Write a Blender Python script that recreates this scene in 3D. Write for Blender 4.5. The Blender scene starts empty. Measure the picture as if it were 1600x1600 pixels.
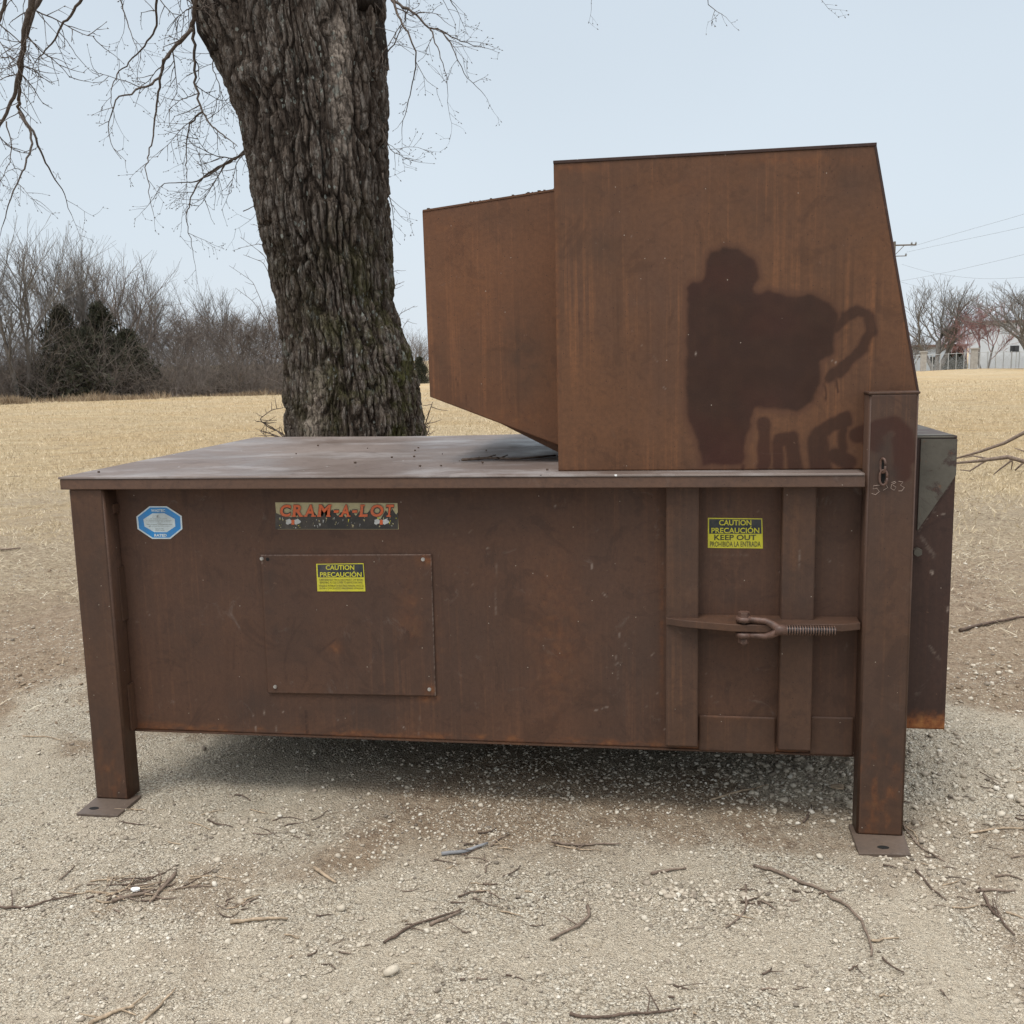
import bpy, math, random
import numpy as np
from mathutils import Vector, Matrix
for _c in (bpy.data.objects, bpy.data.meshes, bpy.data.materials):
    for _o in list(_c): _c.remove(_o)
S = bpy.context.scene; COL = S.collection
rng = np.random.default_rng(7); random.seed(7)

# ------------------------------------------------------------------ camera, world, sun, exposure
CAM = np.array([1.9156, -3.0706, 1.4562]); F = 1589.58; YAW, PIT, ROL = .1560, .1519, -.0233
def cam_axes():
    cy, sy, cp, sp, cr, sr = math.cos(YAW), math.sin(YAW), math.cos(PIT), math.sin(PIT), math.cos(ROL), math.sin(ROL)
    w = np.array([-sy*cp, cy*cp, -sp]); r = np.array([cy, sy, 0.]); u = np.cross(r, w)
    return r*cr+u*sr, -r*sr+u*cr, w
CR, CU, CW = cam_axes()
cam = bpy.data.objects.new('camera', bpy.data.cameras.new('camera')); COL.objects.link(cam)
m = Matrix.Identity(4)
for i in range(3):
    m[i][0], m[i][1], m[i][2], m[i][3] = CR[i], CU[i], -CW[i], CAM[i]
cam.matrix_world = m
cam.data.sensor_fit = 'HORIZONTAL'; cam.data.sensor_width = 36; cam.data.lens = 36*F/1600
cam.data.clip_start = .05; cam.data.clip_end = 5000; S.camera = cam
S.render.resolution_x = S.render.resolution_y = 1024

SUN_EL, SUN_AZ = math.radians(66), math.radians(205)      # azimuth clockwise from +Y
wd = bpy.data.worlds.new('World'); S.world = wd; wd.use_nodes = True
nt = wd.node_tree; nt.nodes.clear(); N = nt.nodes.new; L = nt.links.new
sky = N('ShaderNodeTexSky'); sky.sky_type = 'NISHITA'; sky.sun_disc = False
sky.sun_elevation = SUN_EL; sky.sun_rotation = SUN_AZ; sky.dust_density = 4; sky.air_density = 1.2
sc = N('ShaderNodeVectorMath'); sc.operation = 'SCALE'; sc.inputs[3].default_value = .10; L(sky.outputs[0], sc.inputs[0])
tc = N('ShaderNodeTexCoord'); sx = N('ShaderNodeSeparateXYZ'); L(tc.outputs['Generated'], sx.inputs[0])
cr = N('ShaderNodeValToRGB'); e = cr.color_ramp.elements
e[0].position = 0.; e[0].color = (.60, .655, .705, 1); e[1].position = 1.; e[1].color = (1.85, 1.87, 1.9, 1)
for p_, c_ in ((.12, (.56, .63, .695, 1)), (.32, (.50, .568, .635, 1)), (.55, (.95, 1.0, 1.06, 1))):
    q = e.new(p_); q.color = c_
L(sx.outputs[2], cr.inputs[0])
nz = N('ShaderNodeTexNoise'); nz.inputs['Scale'].default_value = 1.6; nz.inputs['Detail'].default_value = 3; L(tc.outputs['Generated'], nz.inputs[0])
mr = N('ShaderNodeMapRange'); mr.inputs[3].default_value = .88; mr.inputs[4].default_value = 1.12; L(nz.outputs[0], mr.inputs[0])
sm = N('ShaderNodeVectorMath'); sm.operation = 'SCALE'; L(cr.outputs[0], sm.inputs[0]); L(mr.outputs[0], sm.inputs[3])
mx = N('ShaderNodeMix'); mx.data_type = 'RGBA'; mx.inputs[0].default_value = .94
L(sc.outputs[0], mx.inputs[6]); L(sm.outputs[0], mx.inputs[7])
bg = N('ShaderNodeBackground'); bg.inputs[1].default_value = 1.; L(mx.outputs[2], bg.inputs[0])
wo = N('ShaderNodeOutputWorld'); L(bg.outputs[0], wo.inputs[0])
sl = bpy.data.lights.new('sun', 'SUN'); sl.energy = 1.3; sl.angle = math.radians(20); sl.color = (1, .96, .9)
so = bpy.data.objects.new('sun', sl); COL.objects.link(so)
sd = Vector((math.sin(SUN_AZ)*math.cos(SUN_EL), math.cos(SUN_AZ)*math.cos(SUN_EL), math.sin(SUN_EL)))
so.rotation_euler = sd.to_track_quat('Z', 'Y').to_euler()
S.view_settings.view_transform = 'Standard'; S.view_settings.look = 'None'; S.view_settings.exposure = .38; S.view_settings.gamma = 1

# ------------------------------------------------------------------ geometry of view: a pixel of the photo onto a real plane
def ray(px, py): return CW + CR*(px-800)/F - CU*(py-800)/F
def W(px, py, y=0.):
    d = ray(px, py); return CAM + d*(y-CAM[1])/d[1]
def G(px, py, z=0.):
    d = ray(px, py); return CAM + d*(z-CAM[2])/d[2]
def PX(P):
    v = np.asarray(P)-CAM; w = v@CW; return 800+F*(v@CR)/w, 800-F*(v@CU)/w

# ------------------------------------------------------------------ noise
def _h(ix, iy, iz, s):
    n = (ix.astype(np.int64)*374761393+iy.astype(np.int64)*668265263+iz.astype(np.int64)*2147483647+s*1274126177) & 0xffffffff
    n = ((n ^ (n >> 13))*1274126177) & 0xffffffff; n = ((n ^ (n >> 15))*2246822519) & 0xffffffff
    return ((n ^ (n >> 16)) & 0xffffff)/float(0xffffff)
def vn(x, y, z=None, s=0):
    x = np.asarray(x, float); y = np.asarray(y, float); z = np.zeros_like(x) if z is None else np.asarray(z, float)
    ix, iy, iz = np.floor(x), np.floor(y), np.floor(z); fx, fy, fz = x-ix, y-iy, z-iz
    u, v, w = (f*f*f*(f*(f*6-15)+10) for f in (fx, fy, fz)); r = 0
    for a in (0, 1):
        for b in (0, 1):
            for c in (0, 1):
                r = r + (u if a else 1-u)*(v if b else 1-v)*(w if c else 1-w)*_h(ix+a, iy+b, iz+c, s)
    return r*2-1
def fbm(x, y, z=None, o=4, s=0, g=.5):
    r = 0; a = 1; t = 0
    for i in range(o):
        k = 2.03**i; r = r+a*vn(x*k, y*k, None if z is None else z*k, s+i*17); t += a; a *= g
    return r/t
def ss(a, b, x):
    t = np.clip((x-a)/(b-a), 0, 1); return t*t*(3-2*t)

# ------------------------------------------------------------------ object helpers
def tag(o, label=None, cat=None, group=None, kind=None):
    for k, v in (('label', label), ('category', cat), ('group', group), ('kind', kind)):
        if v: o[k] = v
    return o
def link(name, me, mat=None, parent=None, smooth=False):
    o = bpy.data.objects.new(name, me); COL.objects.link(o)
    for m_ in (mat if isinstance(mat, (list, tuple)) else [mat]):
        if m_: me.materials.append(m_)
    if parent: o.parent = parent
    if smooth: me.polygons.foreach_set('use_smooth', [True]*len(me.polygons))
    return o
def npmesh(name, V, Fc, smooth=False):
    V = np.asarray(V, np.float32); Fc = np.asarray(Fc, np.int32); k = Fc.shape[1]
    me = bpy.data.meshes.new(name); me.vertices.add(len(V)); me.vertices.foreach_set('co', V.ravel())
    me.loops.add(Fc.size); me.loops.foreach_set('vertex_index', Fc.ravel())
    me.polygons.add(len(Fc)); me.polygons.foreach_set('loop_start', np.arange(0, Fc.size, k, dtype=np.int32))
    if smooth: me.polygons.foreach_set('use_smooth', np.ones(len(Fc), bool))
    me.update(calc_edges=True); return me
def attr(me, name, a):
    t = me.attributes.new(name, 'FLOAT', 'POINT'); t.data.foreach_set('value', np.asarray(a, np.float32).ravel())
def empty(name, loc=(0, 0, 0)):
    o = bpy.data.objects.new(name, None); COL.objects.link(o); o.location = loc; o.empty_display_size = .2; return o
class MB:
    def __init__(s): s.v = []; s.f = []; s.m = []
    def add(s, V, Fs, mi=0):
        b = len(s.v); s.v += [tuple(map(float, p)) for p in V]; s.f += [[i+b for i in f] for f in Fs]; s.m += [mi]*len(Fs)
    def box(s, a, b, bev=0., mi=0, mat=None):
        x0, y0, z0 = a; x1, y1, z1 = b
        if bev <= 0:
            V = [(x0, y0, z0), (x1, y0, z0), (x1, y1, z0), (x0, y1, z0), (x0, y0, z1), (x1, y0, z1), (x1, y1, z1), (x0, y1, z1)]
            s.add(V, [(0, 3, 2, 1), (4, 5, 6, 7), (0, 1, 5, 4), (1, 2, 6, 5), (2, 3, 7, 6), (3, 0, 4, 7)], mi)
        else:
            import bmesh
            bm = bmesh.new(); bmesh.ops.create_cube(bm, size=1)
            for v in bm.verts: v.co = Vector(((x0+x1)/2+v.co.x*(x1-x0), (y0+y1)/2+v.co.y*(y1-y0), (z0+z1)/2+v.co.z*(z1-z0)))
            bmesh.ops.bevel(bm, geom=list(bm.edges), offset=bev, segments=3, affect='EDGES', profile=.5)
            bm.verts.index_update()
            s.add([v.co for v in bm.verts], [[v.index for v in f.verts] for f in bm.faces], mi); bm.free()
    def prism(s, poly, axis, a, b, mi=0):
        n = len(poly); V = []
        for t in (a, b):
            for p in poly:
                c = list(p); c.insert(axis, t); V.append(c)
        s.add(V, [list(range(n))[::-1], list(range(n, 2*n))]+[(i, (i+1) % n, n+(i+1) % n, n+i) for i in range(n)], mi)
    def tube(s, P, R, k=10, cap=True, mi=0):
        P = [np.asarray(p, float) for p in P]; n = len(P); R = [R]*n if np.isscalar(R) else R
        V = []; prev = None
        for i in range(n):
            t = P[min(i+1, n-1)]-P[max(i-1, 0)]; t = t/(np.linalg.norm(t)+1e-12)
            if prev is None:
                a = np.array([0, 0, 1.]) if abs(t[2]) < .9 else np.array([1., 0, 0])
            else: a = prev
            u = a-t*(a@t); u /= (np.linalg.norm(u)+1e-12); w = np.cross(t, u); prev = u
            for j in range(k):
                q = 2*math.pi*j/k; V.append(P[i]+(u*math.cos(q)+w*math.sin(q))*R[i])
        Fs = [(i*k+j, i*k+(j+1) % k, (i+1)*k+(j+1) % k, (i+1)*k+j) for i in range(n-1) for j in range(k)]
        if cap: Fs += [list(range(k))[::-1], list(range((n-1)*k, n*k))]
        s.add(V, Fs, mi)
    def build(s, name, mat, parent=None, smooth=False, bevel=0, auto=False):
        me = bpy.data.meshes.new(name); me.from_pydata(s.v, [], s.f); me.update()
        o = link(name, me, mat, parent, smooth)
        if any(s.m): me.polygons.foreach_set('material_index', s.m)
        if bevel:
            b = o.modifiers.new('bevel', 'BEVEL'); b.width = bevel; b.segments = 3; b.limit_method = 'ANGLE'; b.angle_limit = math.radians(40)
            b.harden_normals = False
        return o

# ------------------------------------------------------------------ materials
class Mat:
    def __init__(s, name, rough=.7, spec=.5, metal=0.):
        s.m = bpy.data.materials.new(name); s.m.use_nodes = True; s.t = s.m.node_tree; s.t.nodes.clear()
        s.b = s.n('ShaderNodeBsdfPrincipled'); o = s.n('ShaderNodeOutputMaterial'); s.t.links.new(s.b.outputs[0], o.inputs[0])
        s.b.inputs['Roughness'].default_value = rough; s.b.inputs['Specular IOR Level'].default_value = spec; s.b.inputs['Metallic'].default_value = metal
        s.co = s.n('ShaderNodeTexCoord').outputs['Object']
    def n(s, t): return s.t.nodes.new(t)
    def l(s, a, b):
        if hasattr(a, 'is_output') or hasattr(a, 'links'): s.t.links.new(a, b)
        else: b.default_value = a
    def coord(s, scale=(1, 1, 1), world=False):
        mp = s.n('ShaderNodeMapping'); mp.inputs[3].default_value = scale
        if world: s.l(s.n('ShaderNodeNewGeometry').outputs['Position'], mp.inputs[0])
        else: s.l(s.co, mp.inputs[0])
        return mp.outputs[0]
    def noise(s, scale=1., detail=4, rough=.55, vec=None, dist=0., sc3=None):
        t = s.n('ShaderNodeTexNoise'); t.inputs['Scale'].default_value = scale; t.inputs['Detail'].default_value = detail
        t.inputs['Roughness'].default_value = rough; t.inputs['Distortion'].default_value = dist
        s.l(vec if vec is not None else s.coord(sc3 or (1, 1, 1)), t.inputs['Vector']); return t.outputs[0]
    def voro(s, scale, out='Distance', feat='F1', vec=None):
        t = s.n('ShaderNodeTexVoronoi'); t.feature = feat; t.inputs['Scale'].default_value = scale
        s.l(vec if vec is not None else s.co, t.inputs['Vector']); return t.outputs[out]
    def rng(s, v, a, b, c=0., d=1.):
        t = s.n('ShaderNodeMapRange'); t.inputs[1].default_value = a; t.inputs[2].default_value = b; t.inputs[3].default_value = c; t.inputs[4].default_value = d
        s.l(v, t.inputs[0]); return t.outputs[0]
    def math(s, op, a, b=0.):
        t = s.n('ShaderNodeMath'); t.operation = op; s.l(a, t.inputs[0]); s.l(b, t.inputs[1]); t.use_clamp = False; return t.outputs[0]
    def mix(s, f, a, b, mode='MIX'):
        t = s.n('ShaderNodeMix'); t.data_type = 'RGBA'; t.blend_type = mode
        s.l(f, t.inputs[0])
        for v, i in ((a, 6), (b, 7)):
            if isinstance(v, tuple): t.inputs[i].default_value = (*v[:3], 1)
            else: s.l(v, t.inputs[i])
        return t.outputs[2]
    def ramp(s, v, stops, interp='LINEAR'):
        t = s.n('ShaderNodeValToRGB'); e = t.color_ramp.elements; t.color_ramp.interpolation = interp
        e[0].position, e[0].color = stops[0][0], (*stops[0][1], 1); e[1].position, e[1].color = stops[-1][0], (*stops[-1][1], 1)
        for p, c in stops[1:-1]: q = e.new(p); q.color = (*c, 1)
        s.l(v, t.inputs[0]); return t.outputs[0]
    def at(s, name):
        t = s.n('ShaderNodeAttribute'); t.attribute_name = name; return t.outputs['Fac']
    def island(s): return s.n('ShaderNodeNewGeometry').outputs['Random Per Island']
    def rnd(s): return s.n('ShaderNodeObjectInfo').outputs['Random']
    def bump(s, h, strength=.3, dist=.01):
        t = s.n('ShaderNodeBump'); t.inputs['Strength'].default_value = strength; t.inputs['Distance'].default_value = dist
        s.l(h, t.inputs['Height']); s.t.links.new(t.outputs[0], s.b.inputs['Normal'])
    def col(s, c):
        if isinstance(c, tuple): s.b.inputs['Base Color'].default_value = (*c[:3], 1)
        else: s.l(c, s.b.inputs['Base Color'])
        return s
def plain(name, c, rough=.6, var=.15, sc=20., spec=.4, metal=0.):
    M = Mat(name, rough, spec, metal)
    k = M.rng(M.noise(sc, 4), .3, .7, 1-var, 1+var)
    t = M.n('ShaderNodeVectorMath'); t.operation = 'SCALE'; t.inputs[0].default_value = c[:3]; M.l(k, t.inputs[3]); M.col(t.outputs[0]); return M.m

def steel(name, base, warm, cool, streak=.5, rough=.55, dust=.25, spec=.22):
    """old brown enamel on plate steel: mottling, vertical rain streaks, dull smudges, chips, scratches; painted-over areas from attributes"""
    M = Mat(name, rough, spec)
    big = M.rng(M.noise(2.2, 5, .6), .36, .66); c = M.mix(big, base, warm)
    c = M.mix(M.rng(M.noise(1.35, 6, .62, vec=M.coord((1.3, 1, .8))), .5, .74, 0, .75), c, cool)
    fine = M.noise(1., 5, .6, sc3=(70, 70, 1.6)); stv = M.rng(M.noise(1.7, 3), .4, .6)
    c = M.mix(M.math('MULTIPLY', M.rng(fine, .52, .72, 0, streak), stv), c, (warm[0]*1.55, warm[1]*1.45, warm[2]*1.3))
    f2 = M.noise(1., 5, .6, sc3=(38, 38, .9))
    c = M.mix(M.math('MULTIPLY', M.rng(f2, .55, .72, 0, streak*.8), M.rng(M.noise(2.4, 2), .42, .6)), c, (base[0]*.62, base[1]*.66, base[2]*.7))
    # rubbed smudges and arcs
    sw = M.noise(5, 6, .7, dist=2.2); c = M.mix(M.rng(sw, .54, .62, 0, .42), c, (base[0]*.6, base[1]*.62, base[2]*.66))
    sw2 = M.noise(9, 8, .75, dist=1.2); c = M.mix(M.rng(sw2, .6, .72, 0, dust), c, (.2, .165, .145))
    mot = M.noise(70, 6, .75); c = M.mix(M.rng(mot, .4, .66, 0, .5), c, (base[0]*.72, base[1]*.72, base[2]*.75))
    # painted attributes
    c = M.mix(M.at('halo'), c, (warm[0]*.66, warm[1]*.66, warm[2]*.78))
    c = M.mix(M.at('patch'), c, M.mix(M.rng(M.noise(3.2, 2), .42, .62), (.036, .0165, .0105), (.046, .017, .0115)))
    c = M.mix(M.at('smudge'), c, (base[0]*.58, base[1]*.7, base[2]*.82))
    c = M.mix(M.at('rust'), c, M.ramp(M.noise(38, 6, .7), [(.3, (.06, .025, .015)), (.5, (.2, .07, .025)), (.7, (.3, .13, .045))]))
    c = M.mix(M.at('scuff'), c, (base[0]*.5, base[1]*.5, base[2]*.55))
    c = M.mix(M.at('chalk'), c, (.3, .24, .2))
    sp = M.voro(22); c = M.mix(M.math('LESS_THAN', sp, .035), c, (.32, .27, .22))
    sp2 = M.voro(47); c = M.mix(M.math('LESS_THAN', sp2, .06), c, (.03, .02, .016))
    cp = M.math('MULTIPLY', M.rng(M.noise(34, 8, .8), .645, .66), M.rng(M.noise(3.1, 3), .45, .6)); c = M.mix(cp, c, M.mix(M.noise(50, 3), (.2, .12, .085), (.11, .055, .035)))
    fs = M.noise(1., 7, .8, vec=M.coord((6, 6, 60)), dist=.6); c = M.mix(M.math('MULTIPLY', M.rng(fs, .66, .69, 0, .5), M.rng(M.noise(2.7, 2), .45, .6)), c, (.17, .12, .095))
    M.col(c)
    M.l(M.rng(M.noise(7, 5), .3, .7, rough-.1, rough+.14), M.b.inputs['Roughness'])
    h = M.math('ADD', M.math('MULTIPLY', M.noise(2.2, 3), 6.), M.math('ADD', M.math('MULTIPLY', M.noise(140, 4), .25), M.math('MULTIPLY', fine, .25)))
    M.bump(h, .35, .004); return M.m
M_body = steel('brown_enamel_body', (.076, .042, .029), (.104, .052, .032), (.062, .040, .031), .5, .56, .4)
M_hop = steel('brown_enamel_hopper', (.106, .051, .028), (.138, .063, .031), (.08, .045, .032), .85, .6, .06)
M_chute = steel('brown_enamel_chute', (.122, .057, .031), (.155, .069, .034), (.09, .051, .036), .85, .6, .05)
M_leg = steel('brown_enamel_leg', (.075, .043, .030), (.1, .051, .030), (.058, .038, .030), .6, .5, .18)
M_rail = steel('brown_enamel_rail', (.105, .064, .047), (.13, .073, .048), (.092, .061, .05), .1, .5, .3)
M_ear = steel('dark_brown_steel', (.05, .029, .023), (.06, .032, .024), (.045, .032, .029), .4, .5, .35)
def gus():
    M = Mat('worn_grey_green_primer', .6, .3); c = M.mix(M.rng(M.noise(9, 6, .7), .3, .7), (.07, .062, .048), (.112, .1, .08)); c = M.mix(M.rng(M.noise(6, 6, .75, dist=.8), .49, .56), c, (.055, .036, .03))
    c = M.mix(M.rng(M.noise(26, 6, .75), .62, .68), c, (.14, .065, .035)); M.col(c); M.bump(M.noise(60, 5), .3, .003); return M.m
M_gusset = gus()
M_foot = steel('worn_foot_plate', (.115, .088, .07), (.14, .1, .075), (.1, .086, .075), 0, .5, .6)
M_clev = plain('rusty_forging', (.105, .058, .042), .5, .45, 50)
M_thread = plain('oily_black_thread', (.018, .015, .015), .35, .5, 30, .6, .5)
M_bolt = plain('zinc_bolt', (.42, .4, .37), .4, .2, 80, .5, .6)
M_dark = plain('black_void', (.008, .007, .006), .9)
M_scr = plain('scratched_paint', (.36, .27, .22), .7)

def deck_mat():
    M = Mat('weathered_deck_plate', .42, .28)
    a = M.rng(M.noise(1.5, 6, .62), .36, .66)
    c = M.mix(a, (.125, .092, .077), (.18, .142, .122))
    c = M.mix(M.rng(M.noise(2.6, 7, .7, vec=M.coord((.7, 1.5, 1))), .5, .66, 0, .75), c, (.29, .265, .255))
    c = M.mix(M.rng(M.noise(6, 6, .7, dist=1.), .55, .7, 0, .5), c, (.075, .05, .042))
    c = M.mix(M.math('LESS_THAN', M.voro(16), .06), c, (.04, .03, .025))
    c = M.mix(M.math('LESS_THAN', M.voro(9, vec=M.coord((1, 1, 1))), .035), c, (.55, .54, .52))
    M.col(c); M.l(M.rng(M.noise(3, 6, .65), .35, .65, .34, .62), M.b.inputs['Roughness'])
    M.bump(M.math('ADD', M.math('MULTIPLY', M.noise(1.6, 3), 5.), M.math('MULTIPLY', M.noise(70, 5), .3)), .35, .006); return M.m
M_deck = deck_mat()

# ------------------------------------------------------------------ ground
def terrain(x, y):
    D = np.sqrt((x-CAM[0])**2+(y-CAM[1])**2)
    z = -.0137*np.clip(D-6, 0, 300)*ss(5, 14, D)
    f = ss(150, 60, D)
    z = z+.05*vn(x*.11, y*.11, s=3)*ss(7, 16, D)*f+.22*vn(x*.03, y*.03, s=5)*ss(14, 45, D)*ss(400, 60, D)
    z = z+.55*np.exp(-(((x-36)/9)**2+((y-112)/7)**2))     # low spoil mound near the fence
    near = ss(14, 7, D)
    z = z+near*(.012*fbm(x*1.1, y*1.1, o=3, s=11)+.006*fbm(x*7, y*7, o=3, s=21)+.0035*vn(x*26, y*26, s=31)*ss(9, 5, D))
    z = z+near*.0022*vn(x*55, y*55, s=37)*ss(6, 4, D)
    # rubble heaped under the discharge end, tyre track edge in front of it, churned soil beyond
    z = z+.10*np.exp(-(((x-2.62)/.34)**2+((y-.62)/.3)**2))*(1+.5*fbm(x*9, y*9, o=3, s=41))
    z = z+.012*ss(.06, -.06, (x-2.62)-.25*(y+.6))*ss(-.35, -.2, x-2.62-.25*(y+.6))*ss(.1, -.3, y)
    z = z+.05*np.clip(fbm(x*2.1, y*2.1, o=4, s=51), -.3, 1)*ss(2.2, 3.4, y)*ss(8, 5, y)*ss(2.6, 3.4, x)*(1+0*x)
    z = z+.03*fbm(x*3.1, y*2.1, o=4, s=61)*ss(1.4, 2.6, y)*ss(10, 6, y)*ss(.2, -.8, x)
    cl_ = ss(4.2, 5.4, D)*ss(11, 8, D)*np.clip(ss(0, -.3, x)+ss(2.75, 3.1, x), 0, 1); z = z+cl_*(.022*np.abs(fbm(x*7, y*7, o=3, s=63))+.012*fbm(x*19, y*19, o=2, s=65))
    return z
def axis(lo, hi, st, far, n):
    c = np.arange(lo, hi+1e-6, st); g = np.geomspace(st*1.6, far, n); g2 = np.cumsum(np.geomspace(st*1.3, far*.16, n))
    return np.concatenate([(lo-g2)[::-1], c, hi+g2])
def grid_faces(nx, ny):
    a = np.arange(nx*ny).reshape(ny, nx); return np.stack([a[:-1, :-1], a[:-1, 1:], a[1:, 1:], a[1:, :-1]], -1).reshape(-1, 4)
gx = axis(-2.6, 5.4, .02, 1400, 62); gy = np.concatenate([np.arange(-6, -1.6, .1), np.arange(-1.6, 6.2, .02), 6.2+np.cumsum(np.geomspace(.026, 190, 110))])
XX, YY = np.meshgrid(gx, gy); ZZ = terrain(XX, YY)
me = npmesh('ground', np.stack([XX, YY, ZZ], -1).reshape(-1, 3), grid_faces(len(gx), len(gy)), True)
def grassw(x, y):
    D = np.sqrt((x-CAM[0])**2+(y-CAM[1])**2)+.9*fbm(x*.8, y*.8, o=4, s=71)+.5*fbm(x*4, y*4, o=3, s=75)
    D = D-.7*ss(0, -2, x)
    return ss(7.6, 15, D+2.8*fbm(x*.35, y*.35, o=4, s=77)+1.0*fbm(x*1.7, y*1.7, o=3, s=78))
attr(me, 'grass', grassw(XX, YY))
def dirtw(x, y):
    D = np.sqrt((x-CAM[0])**2+(y-CAM[1])**2)
    a = ss(4.1, 5.4, D+.9*fbm(x*1.3, y*1.3, o=4, s=81)+.5*ss(2.4, 3.4, x)); b = ss(.08, .5, fbm(x*1.5, y*1.5, o=4, s=85))*.5
    c = np.exp(-(((x-1.35)/.75)**2+((y-.1)/.55)**2))*.8
    return np.clip(a+b+c, 0, 1)
def straww(x, y):
    D = np.sqrt((x-CAM[0])**2+(y-CAM[1])**2)
    return ss(5.4, 8.4, D+1.3*fbm(x*.9, y*.9, o=4, s=87)+.8*fbm(x*3.3, y*3.3, o=3, s=89))
attr(me, 'straw', straww(XX, YY))
TK0, TK1 = G(1395, 1345), G(1520, 1610); TKD = (TK1-TK0)[:2]/np.linalg.norm((TK1-TK0)[:2])
def packed(x, y):
    u = (x-TK0[0])*TKD[1]-(y-TK0[1])*TKD[0]; v = (x-TK0[0])*TKD[0]+(y-TK0[1])*TKD[1]; w = .5*fbm(x*5, y*5, o=3, s=97)
    t = ss(.085, .045, np.abs(u)+.04*w)*ss(-.1, .1, v)
    for px, py, sx, sy in ((1010, 1350, .22, .09), (700, 1330, .3, .1), (560, 1330, .2, .07), (300, 1500, .3, .1), (1000, 1480, .35, .07), (1250, 1500, .3, .1)):
        P = G(px, py); t = np.maximum(t, .9*np.exp(-((x-P[0])/sx)**2-((y-P[1])/sy)**2+.8*w))
    return np.clip(t, 0, 1)
attr(me, 'packed', packed(XX, YY))
attr(me, 'dirt', dirtw(XX, YY))
def ground_mat():
    M = Mat('gravel_dirt_and_dry_grass', .95, .15); P = M.coord(world=True)
    wv = M.n('ShaderNodeVectorMath'); wv.operation = 'ADD'; M.l(P, wv.inputs[0]); nn_ = M.n('ShaderNodeTexNoise'); nn_.inputs['Scale'].default_value = 60; M.l(P, nn_.inputs['Vector'])
    sc2 = M.n('ShaderNodeVectorMath'); sc2.operation = 'SCALE'; sc2.inputs[3].default_value = .008; M.l(nn_.outputs['Color'], sc2.inputs[0]); M.l(sc2.outputs[0], wv.inputs[1]); Q = wv.outputs[0]
    v1 = M.voro(110, 'Color', vec=Q); v2 = M.voro(210, 'Color', vec=Q); d1 = M.voro(110, vec=Q); d2 = M.voro(210, vec=Q)
    big = M.rng(v1, .45, .6); g1 = M.ramp(v2, [(.1, (.33, .27, .195)), (.4, (.56, .475, .355)), (.65, (.7, .61, .47)), (.92, (.86, .78, .635))]); g2 = M.ramp(v1, [(.1, (.36, .3, .225)), (.5, (.62, .54, .415)), (.92, (.88, .81, .67))])
    gap1 = M.rng(d1, .42, .85); gap2 = M.rng(d2, .42, .9)
    g1 = M.mix(gap2, g1, (.15, .115, .08)); g2 = M.mix(gap1, g2, (.13, .1, .07)); g = M.mix(big, g1, g2)
    fn = M.noise(45, 6, .75, vec=P)
    dust = M.ramp(fn, [(.3, (.46, .38, .275)), (.5, (.59, .505, .385)), (.72, (.7, .615, .48))])
    g = M.mix(M.rng(M.math('ADD', M.noise(2.2, 7, .7, vec=P), M.math('MULTIPLY', fn, .25)), .56, .74, 0, .85), g, dust)
    g = M.mix(M.rng(M.noise(11, 6, .7, vec=P), .56, .7, 0, .35), g, (.26, .215, .16)); g = M.mix(M.math('MULTIPLY', M.at('packed'), .8), g, dust)
    dr = M.ramp(fn, [(.28, (.14, .095, .06)), (.48, (.33, .24, .16)), (.62, (.46, .36, .255)), (.78, (.68, .58, .45))])
    far = M.ramp(M.noise(16, 9, .8, vec=P), [(.34, (.12, .08, .053)), (.47, (.3, .215, .145)), (.57, (.44, .34, .24)), (.7, (.66, .56, .43))])
    dr = M.mix(M.rng(M.noise(1.6, 5, vec=P), .4, .6), dr, far)
    c = M.mix(M.rng(M.math('ADD', M.at('dirt'), M.math('MULTIPLY', M.noise(12, 5, vec=P), .5)), .55, 1.0, 0, .92), g, dr)
    sw = M.ramp(M.noise(1., 8, .8, vec=M.coord((26, 34, 20), True)), [(.3, (.17, .125, .085)), (.45, (.36, .28, .19)), (.6, (.54, .445, .31)), (.75, (.72, .63, .47))])
    c = M.mix(M.rng(M.math('ADD', M.at('straw'), M.math('MULTIPLY', M.math('SUBTRACT', M.noise(3.5, 8, .75, vec=P), .5), 2.)), .25, .9, 0, .9), c, sw)
    st = M.noise(1., 6, .7, vec=M.coord((9, 22, 9), True))
    gr = M.ramp(st, [(.3, (.28, .205, .12)), (.5, (.5, .385, .235)), (.72, (.7, .575, .385))])
    gr = M.mix(M.rng(M.noise(.16, 6, .65, vec=P), .4, .66, 0, .7), gr, (.5, .345, .17))
    gr = M.mix(M.rng(M.noise(.55, 6, .7, vec=M.coord((.4, 1.3, 1), True)), .52, .7, 0, .55), gr, (.64, .53, .345))
    gr = M.mix(M.rng(M.noise(2.5, 7, .75, vec=P), .52, .66, 0, .65), gr, (.2, .15, .095)); gr = M.mix(M.rng(M.noise(.9, 9, .8, vec=P), .52, .68, 0, .4), gr, (.4, .3, .17))
    c = M.mix(M.rng(M.math('ADD', M.at('grass'), M.math('MULTIPLY', M.math('SUBTRACT', M.noise(5, 8, .75, vec=P), .5), 2.2)), .25, .8), c, gr)
    M.col(c)
    h = M.math('ADD', M.math('MULTIPLY', M.math('MULTIPLY', d1, big), -1.2), M.math('MULTIPLY', d2, -.7)); h = M.math('ADD', h, M.math('MULTIPLY', fn, 1.2))
    M.bump(h, 1., .012); return M.m
tag(link('ground', me, ground_mat()), kind='structure')

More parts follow.
